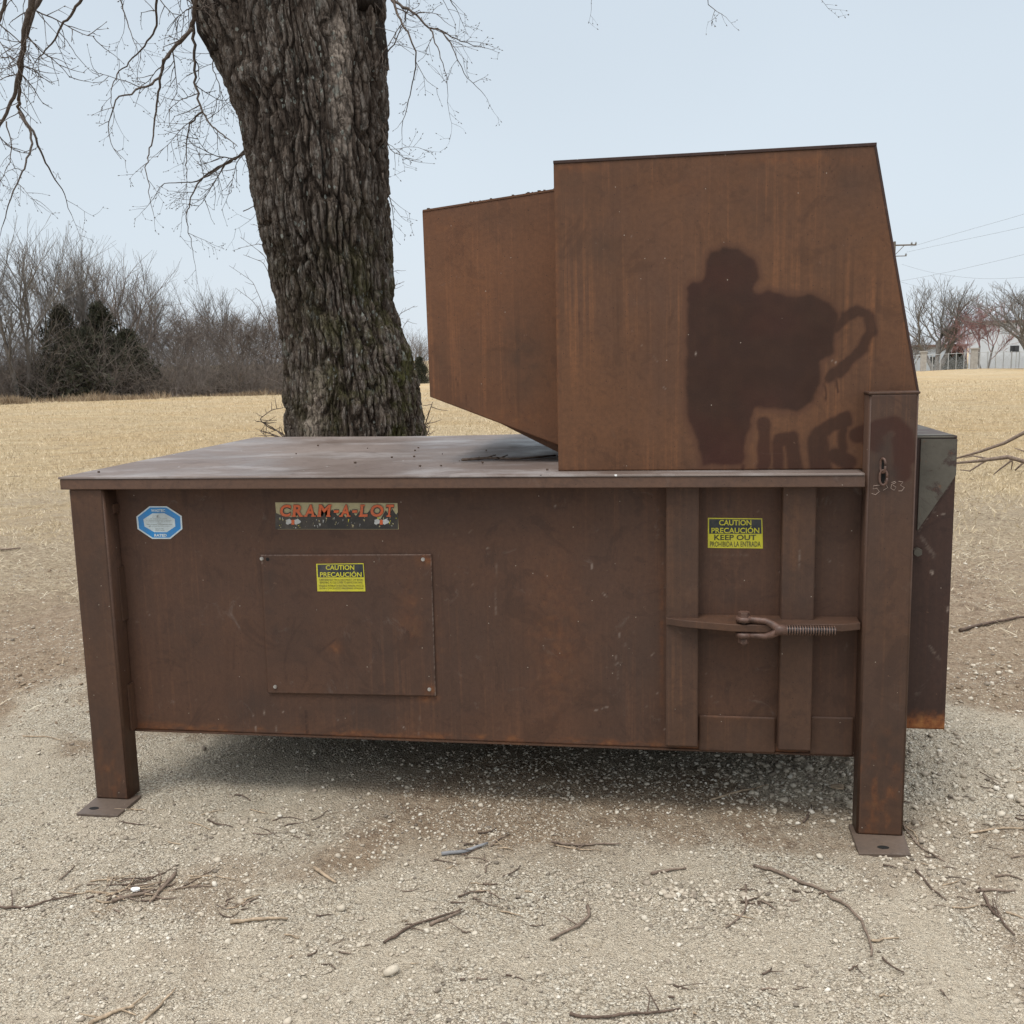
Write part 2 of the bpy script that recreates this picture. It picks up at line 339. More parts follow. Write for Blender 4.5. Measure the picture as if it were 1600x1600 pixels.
# stones
def ico():
    t = (1+5**.5)/2; V = np.array([(-1, t, 0), (1, t, 0), (-1, -t, 0), (1, -t, 0), (0, -1, t), (0, 1, t), (0, -1, -t), (0, 1, -t), (t, 0, -1), (t, 0, 1), (-t, 0, -1), (-t, 0, 1)])/1.9
    Fc = np.array([(0, 11, 5), (0, 5, 1), (0, 1, 7), (0, 7, 10), (0, 10, 11), (1, 5, 9), (5, 11, 4), (11, 10, 2), (10, 7, 6), (7, 1, 8), (3, 9, 4), (3, 4, 2), (3, 2, 6), (3, 6, 8), (3, 8, 9), (4, 9, 5), (2, 4, 11), (6, 2, 10), (8, 6, 7), (9, 8, 1)])
    return V, Fc
IV, IF = ico()
def stones(name, x, y, size, mat, flat=.6, sink=.25, zf=terrain):
    n = len(x); var = [IV*(1+rng.uniform(-.34, .3, (12, 1)))*np.array([1, rng.uniform(.55, 1), flat*rng.uniform(.6, 1.1)]) for _ in range(14)]
    B = np.array(var)[rng.integers(0, 14, n)]; a = rng.uniform(0, 6.28, n); c, s_ = np.cos(a), np.sin(a)
    X = B[:, :, 0]*c[:, None]-B[:, :, 1]*s_[:, None]; Y = B[:, :, 0]*s_[:, None]+B[:, :, 1]*c[:, None]
    Z = B[:, :, 2]+.35*X*rng.uniform(-1, 1, (n, 1))
    s2 = (size/2)[:, None]; z = zf(x, y)[:, None]
    V = np.stack([X*s2+x[:, None], Y*s2+y[:, None], Z*s2+z+s2*(flat*.75-sink*2*flat)], -1).reshape(-1, 3)
    Fc = (IF[None]+(np.arange(n)*12)[:, None, None]).reshape(-1, 3)
    return link(name, npmesh(name, V, Fc), mat)
def wedge(n, r0, r1, half=.62):
    r = np.exp(rng.uniform(math.log(r0), math.log(r1), n)); a = rng.uniform(-half, half, n)-(-YAW)
    return CAM[0]-r*np.sin(a), CAM[1]+r*np.cos(a)
def stone_mat():
    M = Mat('crushed_limestone', .9, .2)
    c = M.ramp(M.island(), [(0, (.15, .125, .1)), (.2, (.38, .32, .25)), (.55, (.52, .455, .36)), (.9, (.6, .54, .44)), (1, (.7, .65, .56))])
    c = M.mix(M.rng(M.noise(160, 4), .4, .7, 0, .35), c, (.3, .25, .19)); M.col(c); M.bump(M.noise(220, 4), .3, .002); return M.m
M_stone = stone_mat()
x, y = wedge(230000, 1.9, 8.2)
dn = fbm(x*1.5, y*1.5, o=4, s=91)+.6*fbm(x*6, y*6, o=3, s=95); keep = rng.uniform(0, 1, len(x)) < np.clip(.62+1.2*dn-.4*dirtw(x, y), .12, 1)*(1-.8*packed(x, y))
x, y = x[keep], y[keep]
sz = .0034*np.exp(rng.normal(0, .45, len(x)))*(1+.12*np.hypot(x-CAM[0], y-CAM[1])); sz = np.where(rng.uniform(0, 1, len(x)) < .02, sz*1.8, sz)
tag(stones('fine_gravel', x, y, sz, M_stone), 'pale crushed limestone grit spread over the lot in front of the machine', 'gravel', kind='stuff')
# coarse gravel: drifts and pockets
xs, ys, zs = [], [], []
def pocket(px, py, sx, sy, n, s0, s1):
    P = G(px, py, 0); X = P[0]+rng.normal(0, sx, n); Y = P[1]+rng.normal(0, sy, n)
    xs.append(X); ys.append(Y); zs.append(rng.uniform(s0, s1, n)*np.exp(rng.normal(0, .2, n)))
pocket(1090, 1402, .12, .03, 150, .008, .018); pocket(1150, 1425, .24, .08, 300, .005, .012); pocket(1075, 1400, .09, .02, 24, .018, .028)
pocket(1255, 1215, .16, .14, 420, .007, .026); pocket(1180, 1230, .4, .12, 650, .005, .014); pocket(900, 1200, .55, .15, 900, .006, .016)
pocket(1480, 1250, .3, .2, 500, .008, .024); pocket(620, 1290, .5, .12, 420, .006, .016); pocket(430, 1300, .35, .07, 300, .006, .016)
pocket(180, 1330, .3, .12, 300, .005, .013); pocket(520, 1480, .35, .1, 260, .005, .014); pocket(740, 1380, .3, .08, 260, .006, .015)
pocket(1450, 1370, .12, .14, 260, .006, .016); pocket(1540, 1060, .5, .35, 420, .006, .022); pocket(1180, 1520, .4, .1, 160, .004, .011)
X, Y = wedge(1500, 2.0, 9); xs.append(X); ys.append(Y); zs.append(.009*np.exp(rng.normal(0, .4, len(X))))
x, y, sz = map(np.concatenate, (xs, ys, zs))
tag(stones('coarse_gravel', x, y, sz, M_stone, .7, .2), 'coarser pale stones in drifts and pockets on the gravel', 'gravel', kind='stuff')

x, y = wedge(26000, 4.4, 11.5, .7); keep = (rng.uniform(0, 1, len(x)) < dirtw(x, y)*np.clip(.3+1.5*fbm(x*1.8, y*1.8, o=3, s=93), 0, 1)) & ~((y < 1.8) & (x > -.2) & (x < 2.7)); x, y = x[keep], y[keep]
def soil_mat():
    M = Mat('crumbly_soil', .95, .1); M.col(M.mix(M.rng(M.noise(60, 4), .35, .7), M.ramp(M.island(), [(0, (.12, .085, .058)), (.5, (.24, .18, .125)), (1, (.4, .32, .235))]), (.3, .23, .16))); return M.m
tag(stones('soil_clods', x, y, .011*np.exp(rng.normal(0, .5, len(x))), soil_mat(), .6, .3), 'small brown soil clods behind and beside the machine', 'soil', kind='stuff')
# dry grass and straw
def straw_mat(name, stops):
    M = Mat(name, .85, .2); M.col(M.mix(M.rng(M.noise(.4, 4, vec=M.coord(world=True)), .35, .65, 0, .4), M.ramp(M.island(), stops), stops[1][1])); return M.m
M_straw = straw_mat('dormant_grass', [(0, (.22, .165, .1)), (.3, (.5, .395, .24)), (.7, (.66, .54, .355)), (1, (.8, .7, .52))])
M_litter = straw_mat('straw_litter', [(0, (.13, .095, .06)), (.3, (.38, .3, .2)), (.7, (.6, .51, .36)), (1, (.78, .71, .56))])
def blades(name, x, y, ln, w, tilt, mat):
    n = len(x); a = rng.uniform(0, 6.28, n); t = tilt; z = terrain(x, y)
    dx, dy = np.cos(a), np.sin(a); h = np.sin(t)*ln; r = np.cos(t)*ln; b = rng.uniform(0, 6.28, n)
    wx, wy = np.cos(b)*w/2, np.sin(b)*w/2
    lift = .002
    V = np.stack([np.stack([x-wx, y-wy, z+lift], -1), np.stack([x+wx, y+wy, z+lift], -1), np.stack([x+dx*r*.55+wx*.7, y+dy*r*.55+wy*.7, z+h*.62+lift], -1),
                  np.stack([x+dx*r, y+dy*r, z+h+lift*2], -1)], 1).reshape(-1, 3)
    k = np.arange(n)*4; Fc = np.stack([k, k+1, k+2, k+3], -1); return link(name, npmesh(name, V, Fc), mat)
x, y = wedge(330000, 6.4, 80, .72); D = np.hypot(x-CAM[0], y-CAM[1]); keep = (rng.uniform(0, 1, len(x)) < grassw(x, y)*np.clip(.75+.9*fbm(x*.9, y*.9, o=3, s=101), .1, 1)) & ~((y < 1.8) & (x > -.2) & (x < 3))
x, y, D = x[keep], y[keep], D[keep]; n = len(x)
tag(blades('dry_grass', x, y, (.035+.0008*D)*np.exp(rng.normal(0, .4, n)), .0016+.00033*D, rng.uniform(.1, 1.2, n), M_straw), 'short dormant straw coloured grass covering the field', 'grass', kind='stuff')
x, y = wedge(150000, 4.4, 18, .72); keep = (rng.uniform(0, 1, len(x)) < (.06*ss(4.4, 5, np.hypot(x-CAM[0], y-CAM[1]))+.94*straww(x, y))*np.clip(.5+1.7*fbm(x*1.6, y*1.6, o=4, s=111), 0, 1)) & ~((y < 1.8) & (x > -.2) & (x < 3)); x, y = x[keep], y[keep]; n = len(x)
tag(blades('straw_litter', x, y, rng.uniform(.02, .09, n), rng.uniform(.0025, .006, n), rng.uniform(-.02, .45, n), M_litter), 'pale straw and leaf litter trampled into the soil between gravel and field', 'litter', kind='stuff')

# ------------------------------------------------------------------ the machine
comp = tag(empty('trash_compactor', (1.3, .7, 0)), 'big brown steel stationary trash compactor with a tall hopper, standing on four legs', 'trash compactor')
CO = np.array([1.3, .7, 0])
def part(o, parent=comp):
    o.parent = parent; o.matrix_parent_inverse = Matrix.Identity(4)
    return o
OFF = Vector((-1.3, -.7, 0))
def shift(o):                      # mesh was written in world coordinates; make it local to the machine's base
    o.location = OFF; return o
def seg_dist(px, py, poly, closed=False):
    d = np.full(px.shape, 1e9); pts = [np.array(p, float) for p in poly]; n = len(pts)
    for i in range(n if closed else n-1):
        a, b = pts[i], pts[(i+1) % n]; ab = b-a; t = np.clip(((px-a[0])*ab[0]+(py-a[1])*ab[1])/(ab@ab+1e-9), 0, 1)
        d = np.minimum(d, np.hypot(px-a[0]-t*ab[0], py-a[1]-t*ab[1]))
    return d
def inside(px, py, poly):
    r = np.zeros(px.shape, bool); n = len(poly)
    for i in range(n):
        (x1, y1), (x2, y2) = poly[i], poly[(i+1) % n]
        c = ((y1 > py) != (y2 > py)) & (px < (x2-x1)*(py-y1)/((y2-y1) or 1e-9)+x1); r ^= c
    return r
Z4 = lambda L_: [(640+a/1.951, 200+b/1.951) for a, b in L_]
BLOB = Z4([(890, 400), (905, 365), (950, 350), (1010, 352), (1040, 375), (1070, 395), (1080, 450), (1066, 490), (1100, 480), (1150, 494), (1230, 490), (1290, 520), (1322, 560), (1312, 640), (1305, 690), (1270, 722), (1268, 780), (1240, 850), (1180, 882), (1110, 868), (1064, 872), (1046, 930), (1030, 1040), (950, 1046), (875, 1040), (865, 960), (835, 900), (828, 860), (830, 480), (850, 455), (885, 450)])
STROKES = [(Z4([(1300, 610), (1325, 575), (1365, 555), (1400, 570), (1408, 620), (1385, 670), (1340, 715), (1280, 765)]), 9.5),
           (Z4([(1080, 900), (1080, 1030)]), 12), (Z4([(1130, 950), (1165, 945), (1175, 1040)]), 13), (Z4([(1120, 960), (1125, 1030)]), 10),
           (Z4([(1240, 945), (1285, 905), (1330, 885)]), 13), (Z4([(1245, 955), (1250, 1030)]), 19), (Z4([(1318, 905), (1322, 1000)]), 8), (Z4([(1300, 1000), (1340, 1020)]), 14),
           (Z4([(1365, 935), (1400, 925), (1420, 960)]), 15), (Z4([(1430, 910), (1480, 900), (1515, 935), (1520, 1000)]), 13), (Z4([(1500, 960), (1500, 1050)]), 16), (Z4([(1395, 950), (1440, 920)]), 12)]
DRIPS = [(Z4([(1266, 780), (1268, 830)]), 1.6), (Z4([(1300, 740), (1302, 800)]), 1.6), (Z4([(1018, 1030), (1016, 1052)]), 3), (Z4([(1325, 990), (1327, 1045)]), 2)]
def paint(px, py, wob):
    px = px+wob*3; py = py+wob*3
    d = seg_dist(px, py, BLOB, True); s_ = np.where(inside(px, py, BLOB), -d, d)
    patch = ss(-4, -12, s_)*np.clip(.97+.08*wob, 0, 1); halo = ss(3, -4, s_)*.75
    for P, w in STROKES:
        d = seg_dist(px, py, P)-w; patch = np.maximum(patch, ss(1, -4, d)*.82); halo = np.maximum(halo, ss(4, -2, d)*.5)
    for P, w in DRIPS: patch = np.maximum(patch, ss(1.2, -1, seg_dist(px, py, P)-w)*.8)
    return patch, halo*(1-patch)
def blot(px, py, L_):
    r = np.zeros(px.shape)
    for a, b, sx, sy, s_ in L_: r = np.maximum(r, s_*np.exp(-(((px-a)/sx)**2+((py-b)/sy)**2)))
    return r
def lines(px, py, L_):
    r = np.zeros(px.shape)
    for P, w, s_ in L_: r = np.maximum(r, s_*ss(w, w*.25, seg_dist(px, py, P)))
    return r
def painted_sheet(name, poly, yf, th, res, mat, smudge=(), scuff=(), chalk=(), rust=(), dopaint=False, parent=comp, rustf=None, warp=.002, xr=None):
    """a plate: polygon in x,z (convex quad, 4 points), front at y=yf, thickness th; front face a fine grid carrying the paint marks"""
    q = [np.array(p, float) for p in poly]; wx = max(np.linalg.norm(q[1]-q[0]), np.linalg.norm(q[2]-q[3])); wz = max(np.linalg.norm(q[3]-q[0]), np.linalg.norm(q[2]-q[1]))
    nx, ny = max(3, int(wx/res)), max(3, int(wz/res)); u, v = np.meshgrid(np.linspace(0, 1, nx), np.linspace(0, 1, ny))
    P = sum(c[..., None]*p for c, p in (((1-u)*(1-v), q[0]), (u*(1-v), q[1]), (u*v, q[2]), ((1-u)*v, q[3])))
    X, Z_ = P[..., 0], P[..., 1]
    if xr is not None: X = q[0][0]+u*(xr(Z_)-q[0][0])
    edge = np.minimum(np.minimum(u, 1-u)*wx, np.minimum(v, 1-v)*wz)
    Y = yf+warp*fbm(X*1.7, Z_*1.7, o=2, s=121)*ss(0, .15, edge)
    V = np.stack([X, Y, Z_], -1).reshape(-1, 3)
    px, py = PX(V); a = np.arange(nx*ny).reshape(ny, nx); Fq = grid_faces(nx, ny)
    loop = np.concatenate([a[0, :], a[1:, -1], a[-1, -2::-1], a[-2:0:-1, 0]]); m = len(loop)
    VB = V[loop].copy(); VB[:, 1] = yf+th; b0 = len(V); k = np.arange(m); k2 = (k+1) % m
    side = np.stack([loop[k], b0+k, b0+k2, loop[k2]], -1)
    c4 = [0, nx-1, nx-1+ny-1, 2*(nx-1)+ny-1]; back = np.array([[b0+c4[0], b0+c4[3], b0+c4[2], b0+c4[1]]])
    me = npmesh(name, np.concatenate([V, VB]), np.concatenate([Fq, side, back]))
    wob = fbm(px*.06, py*.06, o=2, s=131)
    def full(a_): return np.concatenate([a_, np.zeros(m)])
    pa, ha = paint(px, py, wob) if dopaint else (np.zeros(len(px)),)*2
    n1 = .6+.6*fbm(px*.05, py*.05, o=3, s=141)
    attr(me, 'patch', full(pa)); attr(me, 'halo', full(ha)); attr(me, 'smudge', full(np.clip(blot(px, py, smudge)*n1*1.3, 0, 1)))
    attr(me, 'scuff', full(lines(px, py, scuff)*np.clip(.7+.7*fbm(px*.25, py*.25, o=2, s=143), 0, 1))); attr(me, 'chalk', full(lines(px, py, chalk)*np.clip(.5+1.2*fbm(px*.4, py*.4, o=2, s=145), 0, 1)))
    rr = blot(px, py, rust)*(.7+.8*fbm(px*.12, py*.12, o=3, s=147))
    if rustf is not None: rr = np.maximum(rr, rustf(px, py))
    attr(me, 'rust', full(np.clip(rr, 0, 1)))
    return shift(link(name, me, mat, parent))
def xz(px, py, y=0.):
    p = W(px, py, y); return (p[0], p[2])
def rarc(cx, cy, r, a0, a1, n=8, sq=1.): return [(cx+r*math.cos(math.radians(a0+(a1-a0)*i/n)), cy+sq*r*math.sin(math.radians(a0+(a1-a0)*i/n))) for i in range(n+1)]

ZB, ZT, YR, H = .233, 1.066, -.089, 1.10
# body front plate with its scrapes
sc_ = [([(478, 1112), (480, 1145)], 3.5, .9), ([(421, 1040), (438, 985)], 3, .35), ([(365, 1045), (366, 990)], 3, .3), ([(262, 1030), (268, 1048), (272, 1030)], 2, .5), ([(356, 990), (356, 1090)], 5, .25), ([(700, 990), (700, 1040), (712, 1080)], 6, .18)]
for _ in range(46):
    cx, cy = random.uniform(220, 1020), random.uniform(880, 1140); r = random.uniform(6, 34); a = random.uniform(0, 360)
    sc_.append((rarc(cx, cy, r, a, a+random.uniform(20, 90), 5, random.uniform(.5, 1.2)), random.uniform(1., 3.2), random.uniform(.12, .4)))
ck = [([(940, 925), (952, 935)], 1.2, .7), ([(924, 880), (926, 893)], 1., .6), ([(412, 1108), (413, 1116)], 2., .7), ([(396, 1117), (397, 1121)], 1.6, .7), ([(400, 1135), (401, 1143)], 1.6, .6), ([(431, 1134), (431, 1142)], 1.6, .5),
      ([(968, 985), (968, 1000)], 1., .4), ([(775, 880), (775, 960)], 1.4, .25), ([(655, 1120), (655, 1150)], 1.6, .3), ([(962, 1020), (966, 1060)], 1.2, .3), ([(930, 1110), (950, 1104)], 1.3, .5), ([(1100, 868), (1170, 868)], 1.2, .12)]
for _ in range(60):
    cx, cy = random.uniform(210, 1330), random.uniform(790, 1150); ck.append(([(cx, cy), (cx+random.uniform(-8, 8), cy+random.uniform(-8, 8))], random.uniform(.6, 1.1), random.uniform(.2, .6)))
sm_ = [(300, 1000, 60, 50, .35), (560, 1000, 80, 60, .3), (390, 1100, 30, 30, .5), (560, 1110, 160, 14, .35), (890, 1000, 90, 120, .2), (1150, 930, 45, 22, .35), (780, 900, 60, 40, .3), (440, 930, 22, 60, .5)]
body = painted_sheet('body_plate', [(.104, ZB), (2.55, ZB), (2.55, ZT), (.104, ZT)], 0, .012, .0055, M_body, sm_, sc_, ck, [(1045, 960, 5, 70, .4), (670, 1090, 14, 8, .6), (1034, 1000, 3, 120, .35), (660, 1000, 30, 60, .22), (870, 1000, 40, 120, .22)], warp=.0007,
    rustf=lambda a, b_: np.clip(ss(16, 2, 1138+.0372*(a-205)-b_)*(.1+1.0*fbm(a*.04, b_*.1, o=4, s=163)), 0, .45))
b = MB(); b.box((.11, .013, ZB+.004), (.122, 1.40, ZT-.002)); b.box((2.56, .013, ZB+.004), (2.572, 1.40, ZT-.002)); b.box((.11, 1.402, ZB+.002), (2.57, 1.414, ZT-.002)); b.box((.124, .014, ZB+.02), (2.558, 1.40, ZB+.03)); b.box((.5, .64, .05), (2.45, 1.38, ZB+.0195))  # last box: unseen block added below the shell to deepen the shade underneath
for xx in (.5, 1.1, 1.7, 2.2): b.box((xx, .02, ZB+.001), (xx+.05, 1.38, ZB+.019))
shift(b.build('body_shell_and_shade_block', M_body, comp))
# weld lip along the lower edge
b = MB(); b.box((.105, -.004, ZB-.006), (2.55, .02, ZB-.0005)); shift(b.build('lower_lip', M_leg, comp))
# access panel
ap = [xz(419, 1083, -.006), xz(681, 1088, -.006), xz(674, 866, -.006), xz(407, 867, -.006)]
acc = painted_sheet('access_panel', ap, -.007, .005, .0045, M_body, [(470, 1000, 50, 50, .35), (600, 1000, 60, 60, .3), (420, 920, 12, 60, .6), (430, 990, 10, 20, .5)],
    [(rarc(540, 1040, 95, 165, 225, 8), 3, .45), ([(495, 1022), (525, 998)], 2.5, .7), ([(478, 1035), (480, 1060), (472, 1075)], 2.5, .5), ([(545, 1000), (565, 1016)], 3, .4), ([(636, 985), (640, 1000)], 2, .4)]+[(rarc(random.uniform(430, 660), random.uniform(930, 1070), random.uniform(6, 30), q, q+60, 5), random.uniform(1, 2.4), .25) for q in range(0, 360, 24)],
    [([(409, 868), (673, 867)], 1.3, .9), ([(674, 868), (681, 1086)], 1.0, .5), ([(420, 1082), (680, 1087)], 1.1, .35), ([(408, 868), (409, 880)], 1.3, .6)], [(505, 880, 16, 10, .3), (667, 875, 14, 10, .6), (525, 1012, 10, 9, .4), (672, 1078, 12, 8, .5), (640, 960, 20, 50, .25)], warp=.001)
def hexbolt(px, py, y, r, h, name='bolt', mat=M_bolt, parent=acc):
    P = W(px, py, y); b = MB(); b.tube([(P[0], y+.002, P[2]), (P[0], y-.002, P[2])], r*1.35, 14); b.tube([(P[0], y-.002, P[2]), (P[0], y-.002-h, P[2])], r, 6)
    o = b.build(name, mat, parent); return o
for q in ((409, 873), (661, 874), (430, 1073), (671, 1077)): hexbolt(q[0], q[1], -.0072, .0046, .004)
P = W(418, 874, -.0078); b = MB(); b.tube([(P[0], -.0068, P[2]), (P[0], -.0079, P[2])], .006, 14); b.build('bolt_hole', M_dark, acc)

# rail and deck
b = MB(); b.box((-.02, YR, ZT), (2.462, YR+.008, H-.001)); b.box((-.02, YR+.0082, H-.010), (2.462, .03, H-.002)); b.box((-.02, .0302, ZT), (-.012, 1.49, H-.002))
rail = shift(b.build('edge_rail', M_rail, comp, bevel=.0025))
nx, ny = 220, 110; u, v = np.meshgrid(np.linspace(-.022, 2.46, nx), np.linspace(YR-.003, 1.495, ny))
zz = H+.006+.006*vn(u*1.3, v*1.3, s=151)*ss(0, .3, np.minimum(u+.02, v+.09))
V = np.stack([u, v, zz], -1).reshape(-1, 3); px, py = PX(V)
loop = np.arange(nx*ny).reshape(ny, nx); loop = np.concatenate([loop[0, :], loop[1:, -1], loop[-1, -2::-1], loop[-2:0:-1, 0]]); VB = V[loop].copy(); VB[:, 2] = H; mm = len(loop); k = np.arange(mm)
me = npmesh('deck_plate', np.concatenate([V, VB]), np.concatenate([grid_faces(nx, ny), np.stack([loop[k], len(V)+k, len(V)+(k+1) % mm, loop[(k+1) % mm]], -1)]))
shift(link('deck_plate', me, M_deck, comp))

# legs
def leg(x0, x1, z1, foot, hole, dopaint=False, sm=()):
    f_ = painted_sheet('leg', [(x0+.0065, .016), (x1-.0065, .016), (x1-.0065, z1), (x0+.0065, z1)], -.0786, .0009, .005, M_leg, sm, (), (), (), dopaint, warp=0.,
                       rustf=lambda a, b_: np.clip(.5*ss(1080, 1260, b_)*np.clip(fbm(a*.09, b_*.05, o=4, s=161)-.05, 0, 1)*1.3, 0, 1))
    # hollow section behind the front face: rounded corners
    r = .009; pr = []
    for cx, cy, a0 in ((x1-r, -.0786+r, -90), (x1-r, -.0006-r, 0), (x0+r, -.0006-r, 90), (x0+r, -.0786+r, 180)):
        pr += [(cx+r*math.cos(math.radians(a0+a)), cy+r*math.sin(math.radians(a0+a))) for a in (0, 22, 45, 68, 90)]
    pr = [(a, b_+.0011 if b_ < -.05 else b_) for a, b_ in pr]; b = MB(); b.prism(pr, 2, .0152, z1-.0005); o = b.build('leg_tube', M_leg, f_)
    for p_ in o.data.polygons: p_.use_smooth = len(p_.vertices) == 4
    if foot:
        b = MB(); c = [G(*q, .013)[:2] for q in foot]; b.prism([tuple(q) for q in c], 2, -.004, .0148); o = b.build('foot_plate', M_foot, f_, bevel=.002)
        hp = G(*hole, .0148); b = MB(); b.prism([(hp[0]+.017*math.cos(t), hp[1]+.0105*math.sin(t)) for t in np.linspace(0, 6.28, 17)[:-1]], 2, .0142, .0154); b.build('bolt_hole', M_dark, f_)
    return f_
leg(0, .122, ZT-.001, [(119, 1272), (184, 1275), (221, 1243), (155, 1242)], (147, 1263), sm=[(150, 900, 30, 90, .4), (160, 1150, 30, 60, .4)])
rl = leg(2.468, 2.603, 1.326, [(1342, 1334), (1423, 1336), (1409, 1292), (1326, 1288)], (1380, 1324), True, sm=[(1380, 740, 22, 26, 1.), (1378, 700, 18, 30, .6), (1390, 1170, 40, 90, .5), (1370, 900, 12, 120, .3)])
b = MB(); b.box((2.466, -.0805, 1.3262), (2.605, .047, 1.334)); b.build('leg_cap', M_leg, rl, bevel=.003)
for x0 in (.0, 2.468):
    b = MB(); b.box((x0, 1.37, .013), (x0+.122, 1.48, 1.095)); b.box((x0-.04, 1.34, 0), (x0+.16, 1.56, .012)); shift(b.build('leg', M_leg, comp, bevel=.006))
# weld tabs between left leg and body plate
for z0, z1 in ((.98, 1.01), (.62, .80), (.24, .40)):
    b = MB(); b.box((.1225, -.035, z0), (.128, -.0005, z1)); shift(b.build('weld_tab', M_leg, comp))
# right-hand leg's chain, slot and scratched number
sl_ = W(1379, 737, -.079); b = MB(); b.prism([(sl_[0]+.009*math.cos(t), sl_[2]+.033*math.sin(t)) for t in np.linspace(0, 6.28, 21)[:-1]], 1, -.0792, -.0797); b.build('slot', M_dark, rl)
def link_pts(c, w, h, ax):
    P = []
    for t in np.linspace(0, 2*math.pi, 25):
        a, b_ = w*math.cos(t), h*math.sin(t); b_ += math.copysign(h*.25, b_) if abs(b_) > 1e-6 else 0
        P.append((c[0]+a*ax[0], c[1]+a*ax[1], c[2]+b_))
    return P
b = MB(); b.tube(link_pts((sl_[0]-.001, -.086, sl_[2]+.018), .010, .016, (.5, -.86)), .0035, 8); b.tube(link_pts((sl_[0]+.001, -.088, sl_[2]-.016), .010, .017, (.95, -.3)), .0035, 8)
tag(b.build('chain', M_clev, rl, smooth=True))
def strokes(L_, y, w, name, mat, parent):
    b = MB()
    for P in L_: b.tube([W(a, c, y) for a, c in P], w, 5)
    return b.build(name, mat, parent)
strokes([[(1375, 758), (1365, 759), (1364, 764), (1370, 763), (1374, 768), (1368, 773), (1362, 771)], [(1400, 754), (1393, 757), (1392, 763), (1397, 766), (1400, 761), (1395, 758)],
         [(1393, 754), (1399, 752)], [(1404, 752), (1411, 753), (1407, 758), (1413, 762), (1409, 767), (1404, 767)], [(1382, 752), (1387, 762), (1380, 766)]], -.0791, .0007, 'scratched_number', M_scr, rl)

# vertical stiffeners, doublers, shelf bracket
def chan(x0, x1, z0, y1):
    o = painted_sheet('stiffener', [(x0, z0), (x1, z0), (x1+.001, ZT-.001), (x0+.001, ZT-.001)], y1, -y1-.0015, .005, M_rail if 0 else M_leg, [(1070, 850, 30, 60, .4), (1235, 900, 30, 90, .3)], (), [([(1250, 860), (1246, 920)], 1, .3)], (), warp=.001); return o
chan(1.903, 1.999, W(1065, 1166.5, -.048)[2], -.048); chan(2.2405, 2.334, W(1235, 1172.5, -.048)[2], -.048)
for x0, x1, z1 in ((2.004, 2.236, .345), (2.338, 2.465, .352)):
    painted_sheet('doubler_plate', [(x0, ZB-.003), (x1, ZB-.003), (x1, z1), (x0, z1)], -.006, .0052, .006, M_leg, (), (), [([(1110, 1108), (1190, 1115)], 1.2, .3)], [(1150, 1112, 60, 8, .5)], warp=0.)
p0 = W(1200, 961, -.001); zt_ = p0[2]
pl = [(1.903, -.0015), (1.903, -.052), (1.955, -.078), (2.10, -.118), (2.24, -.118), (2.30, -.098), (2.41, -.095), (2.464, -.072), (2.464, -.0015)]
b = MB(); b.prism(pl[::-1], 2, zt_-.022, zt_-.0005); br = shift(b.build('shelf_bracket', M_leg, comp, bevel=.002))
# clevis with bolt and threaded rod
cl = empty('clevis', (0, 0, 0)); cl.parent = comp; cl.location = (0, 0, 0)
zc = zt_-.011; bx = W(1162, 985, -.098)[0]; 
b = MB(); rod_y = -.128
for s_ in (1, -1):
    zp = zc+s_*.0235
    b.tube([(bx, -.100, zp-.007), (bx, -.100, zp+.007)], .023, 20)
    b.tube([(bx, -.102, zp), (bx+.03, -.108, zp), (bx+.06, -.117, zp*1+0), (bx+.078, rod_y+.004, zc+s_*.016), (bx+.092, rod_y, zc+s_*.006), (bx+.105, rod_y, zc)], [.011, .009, .0092, .0105, .012, .0125], 12)
b.tube([(bx+.085, rod_y, zc), (bx+.118, rod_y, zc)], [.0165, .0145], 18)
clv = b.build('clevis', M_clev, comp, smooth=True); bpy.data.objects.remove(cl); clv.name = 'clevis'; shift(clv)
b = MB(); P, R = [], []
x0, x1 = bx+.116, W(1306, 987, rod_y)[0]; nth = 19
for i in range(nth*4+1):
    t = i/(nth*4); P.append((x0+(x1-x0)*t, rod_y, zc)); R.append(.0118+.0024*(1, 0, -1, 0)[i % 4])
b.tube([P[0], P[-1]], [.0108, .0108], 18)
for i in range(nth):
    xa = x0+(x1-x0)*(i+.25)/nth; w_ = (x1-x0)/nth*.5; b.tube([(xa, rod_y, zc), (xa+w_*.3, rod_y, zc), (xa+w_*.7, rod_y, zc), (xa+w_, rod_y, zc)], [.0109, .0142, .0142, .0109], 18, mi=1)
b.build('threaded_rod', [M_thread, plain('worn_thread_crest', (.17, .105, .08), .4, .4, 90, .5, .2)], clv)
b = MB(); b.tube([(bx, -.1, zc-.04), (bx, -.1, zc+.04)], .0075, 12); b.tube([(bx, -.1, zc+.0295), (bx, -.1, zc+.045)], .0175, 6); b.tube([(bx, -.1, zc-.0295), (bx, -.1, zc-.034)], .015, 16); b.tube([(bx, -.1, zc-.034), (bx, -.1, zc-.048)], .0165, 6); b.tube([(bx, -.1, zc-.046), (bx, -.1, zc-.054)], .008, 12)
b.build('clevis_bolt', M_clev, clv, bevel=.001)

# hopper: front plate, back plate, sloping discharge side, top rim
hp = [xz(872, 743), (2.617, H+.009), (2.617, 1.322), None]
YH = -.004
# front plate as two stacked quads sharing the sloping right edge
A = (1.5795, H+.0075); Bq = (2.466, H+.0075); C1 = xz(1368, 228, YH); D1 = xz(866, 256, YH); E1 = xz(1433, 613, YH)
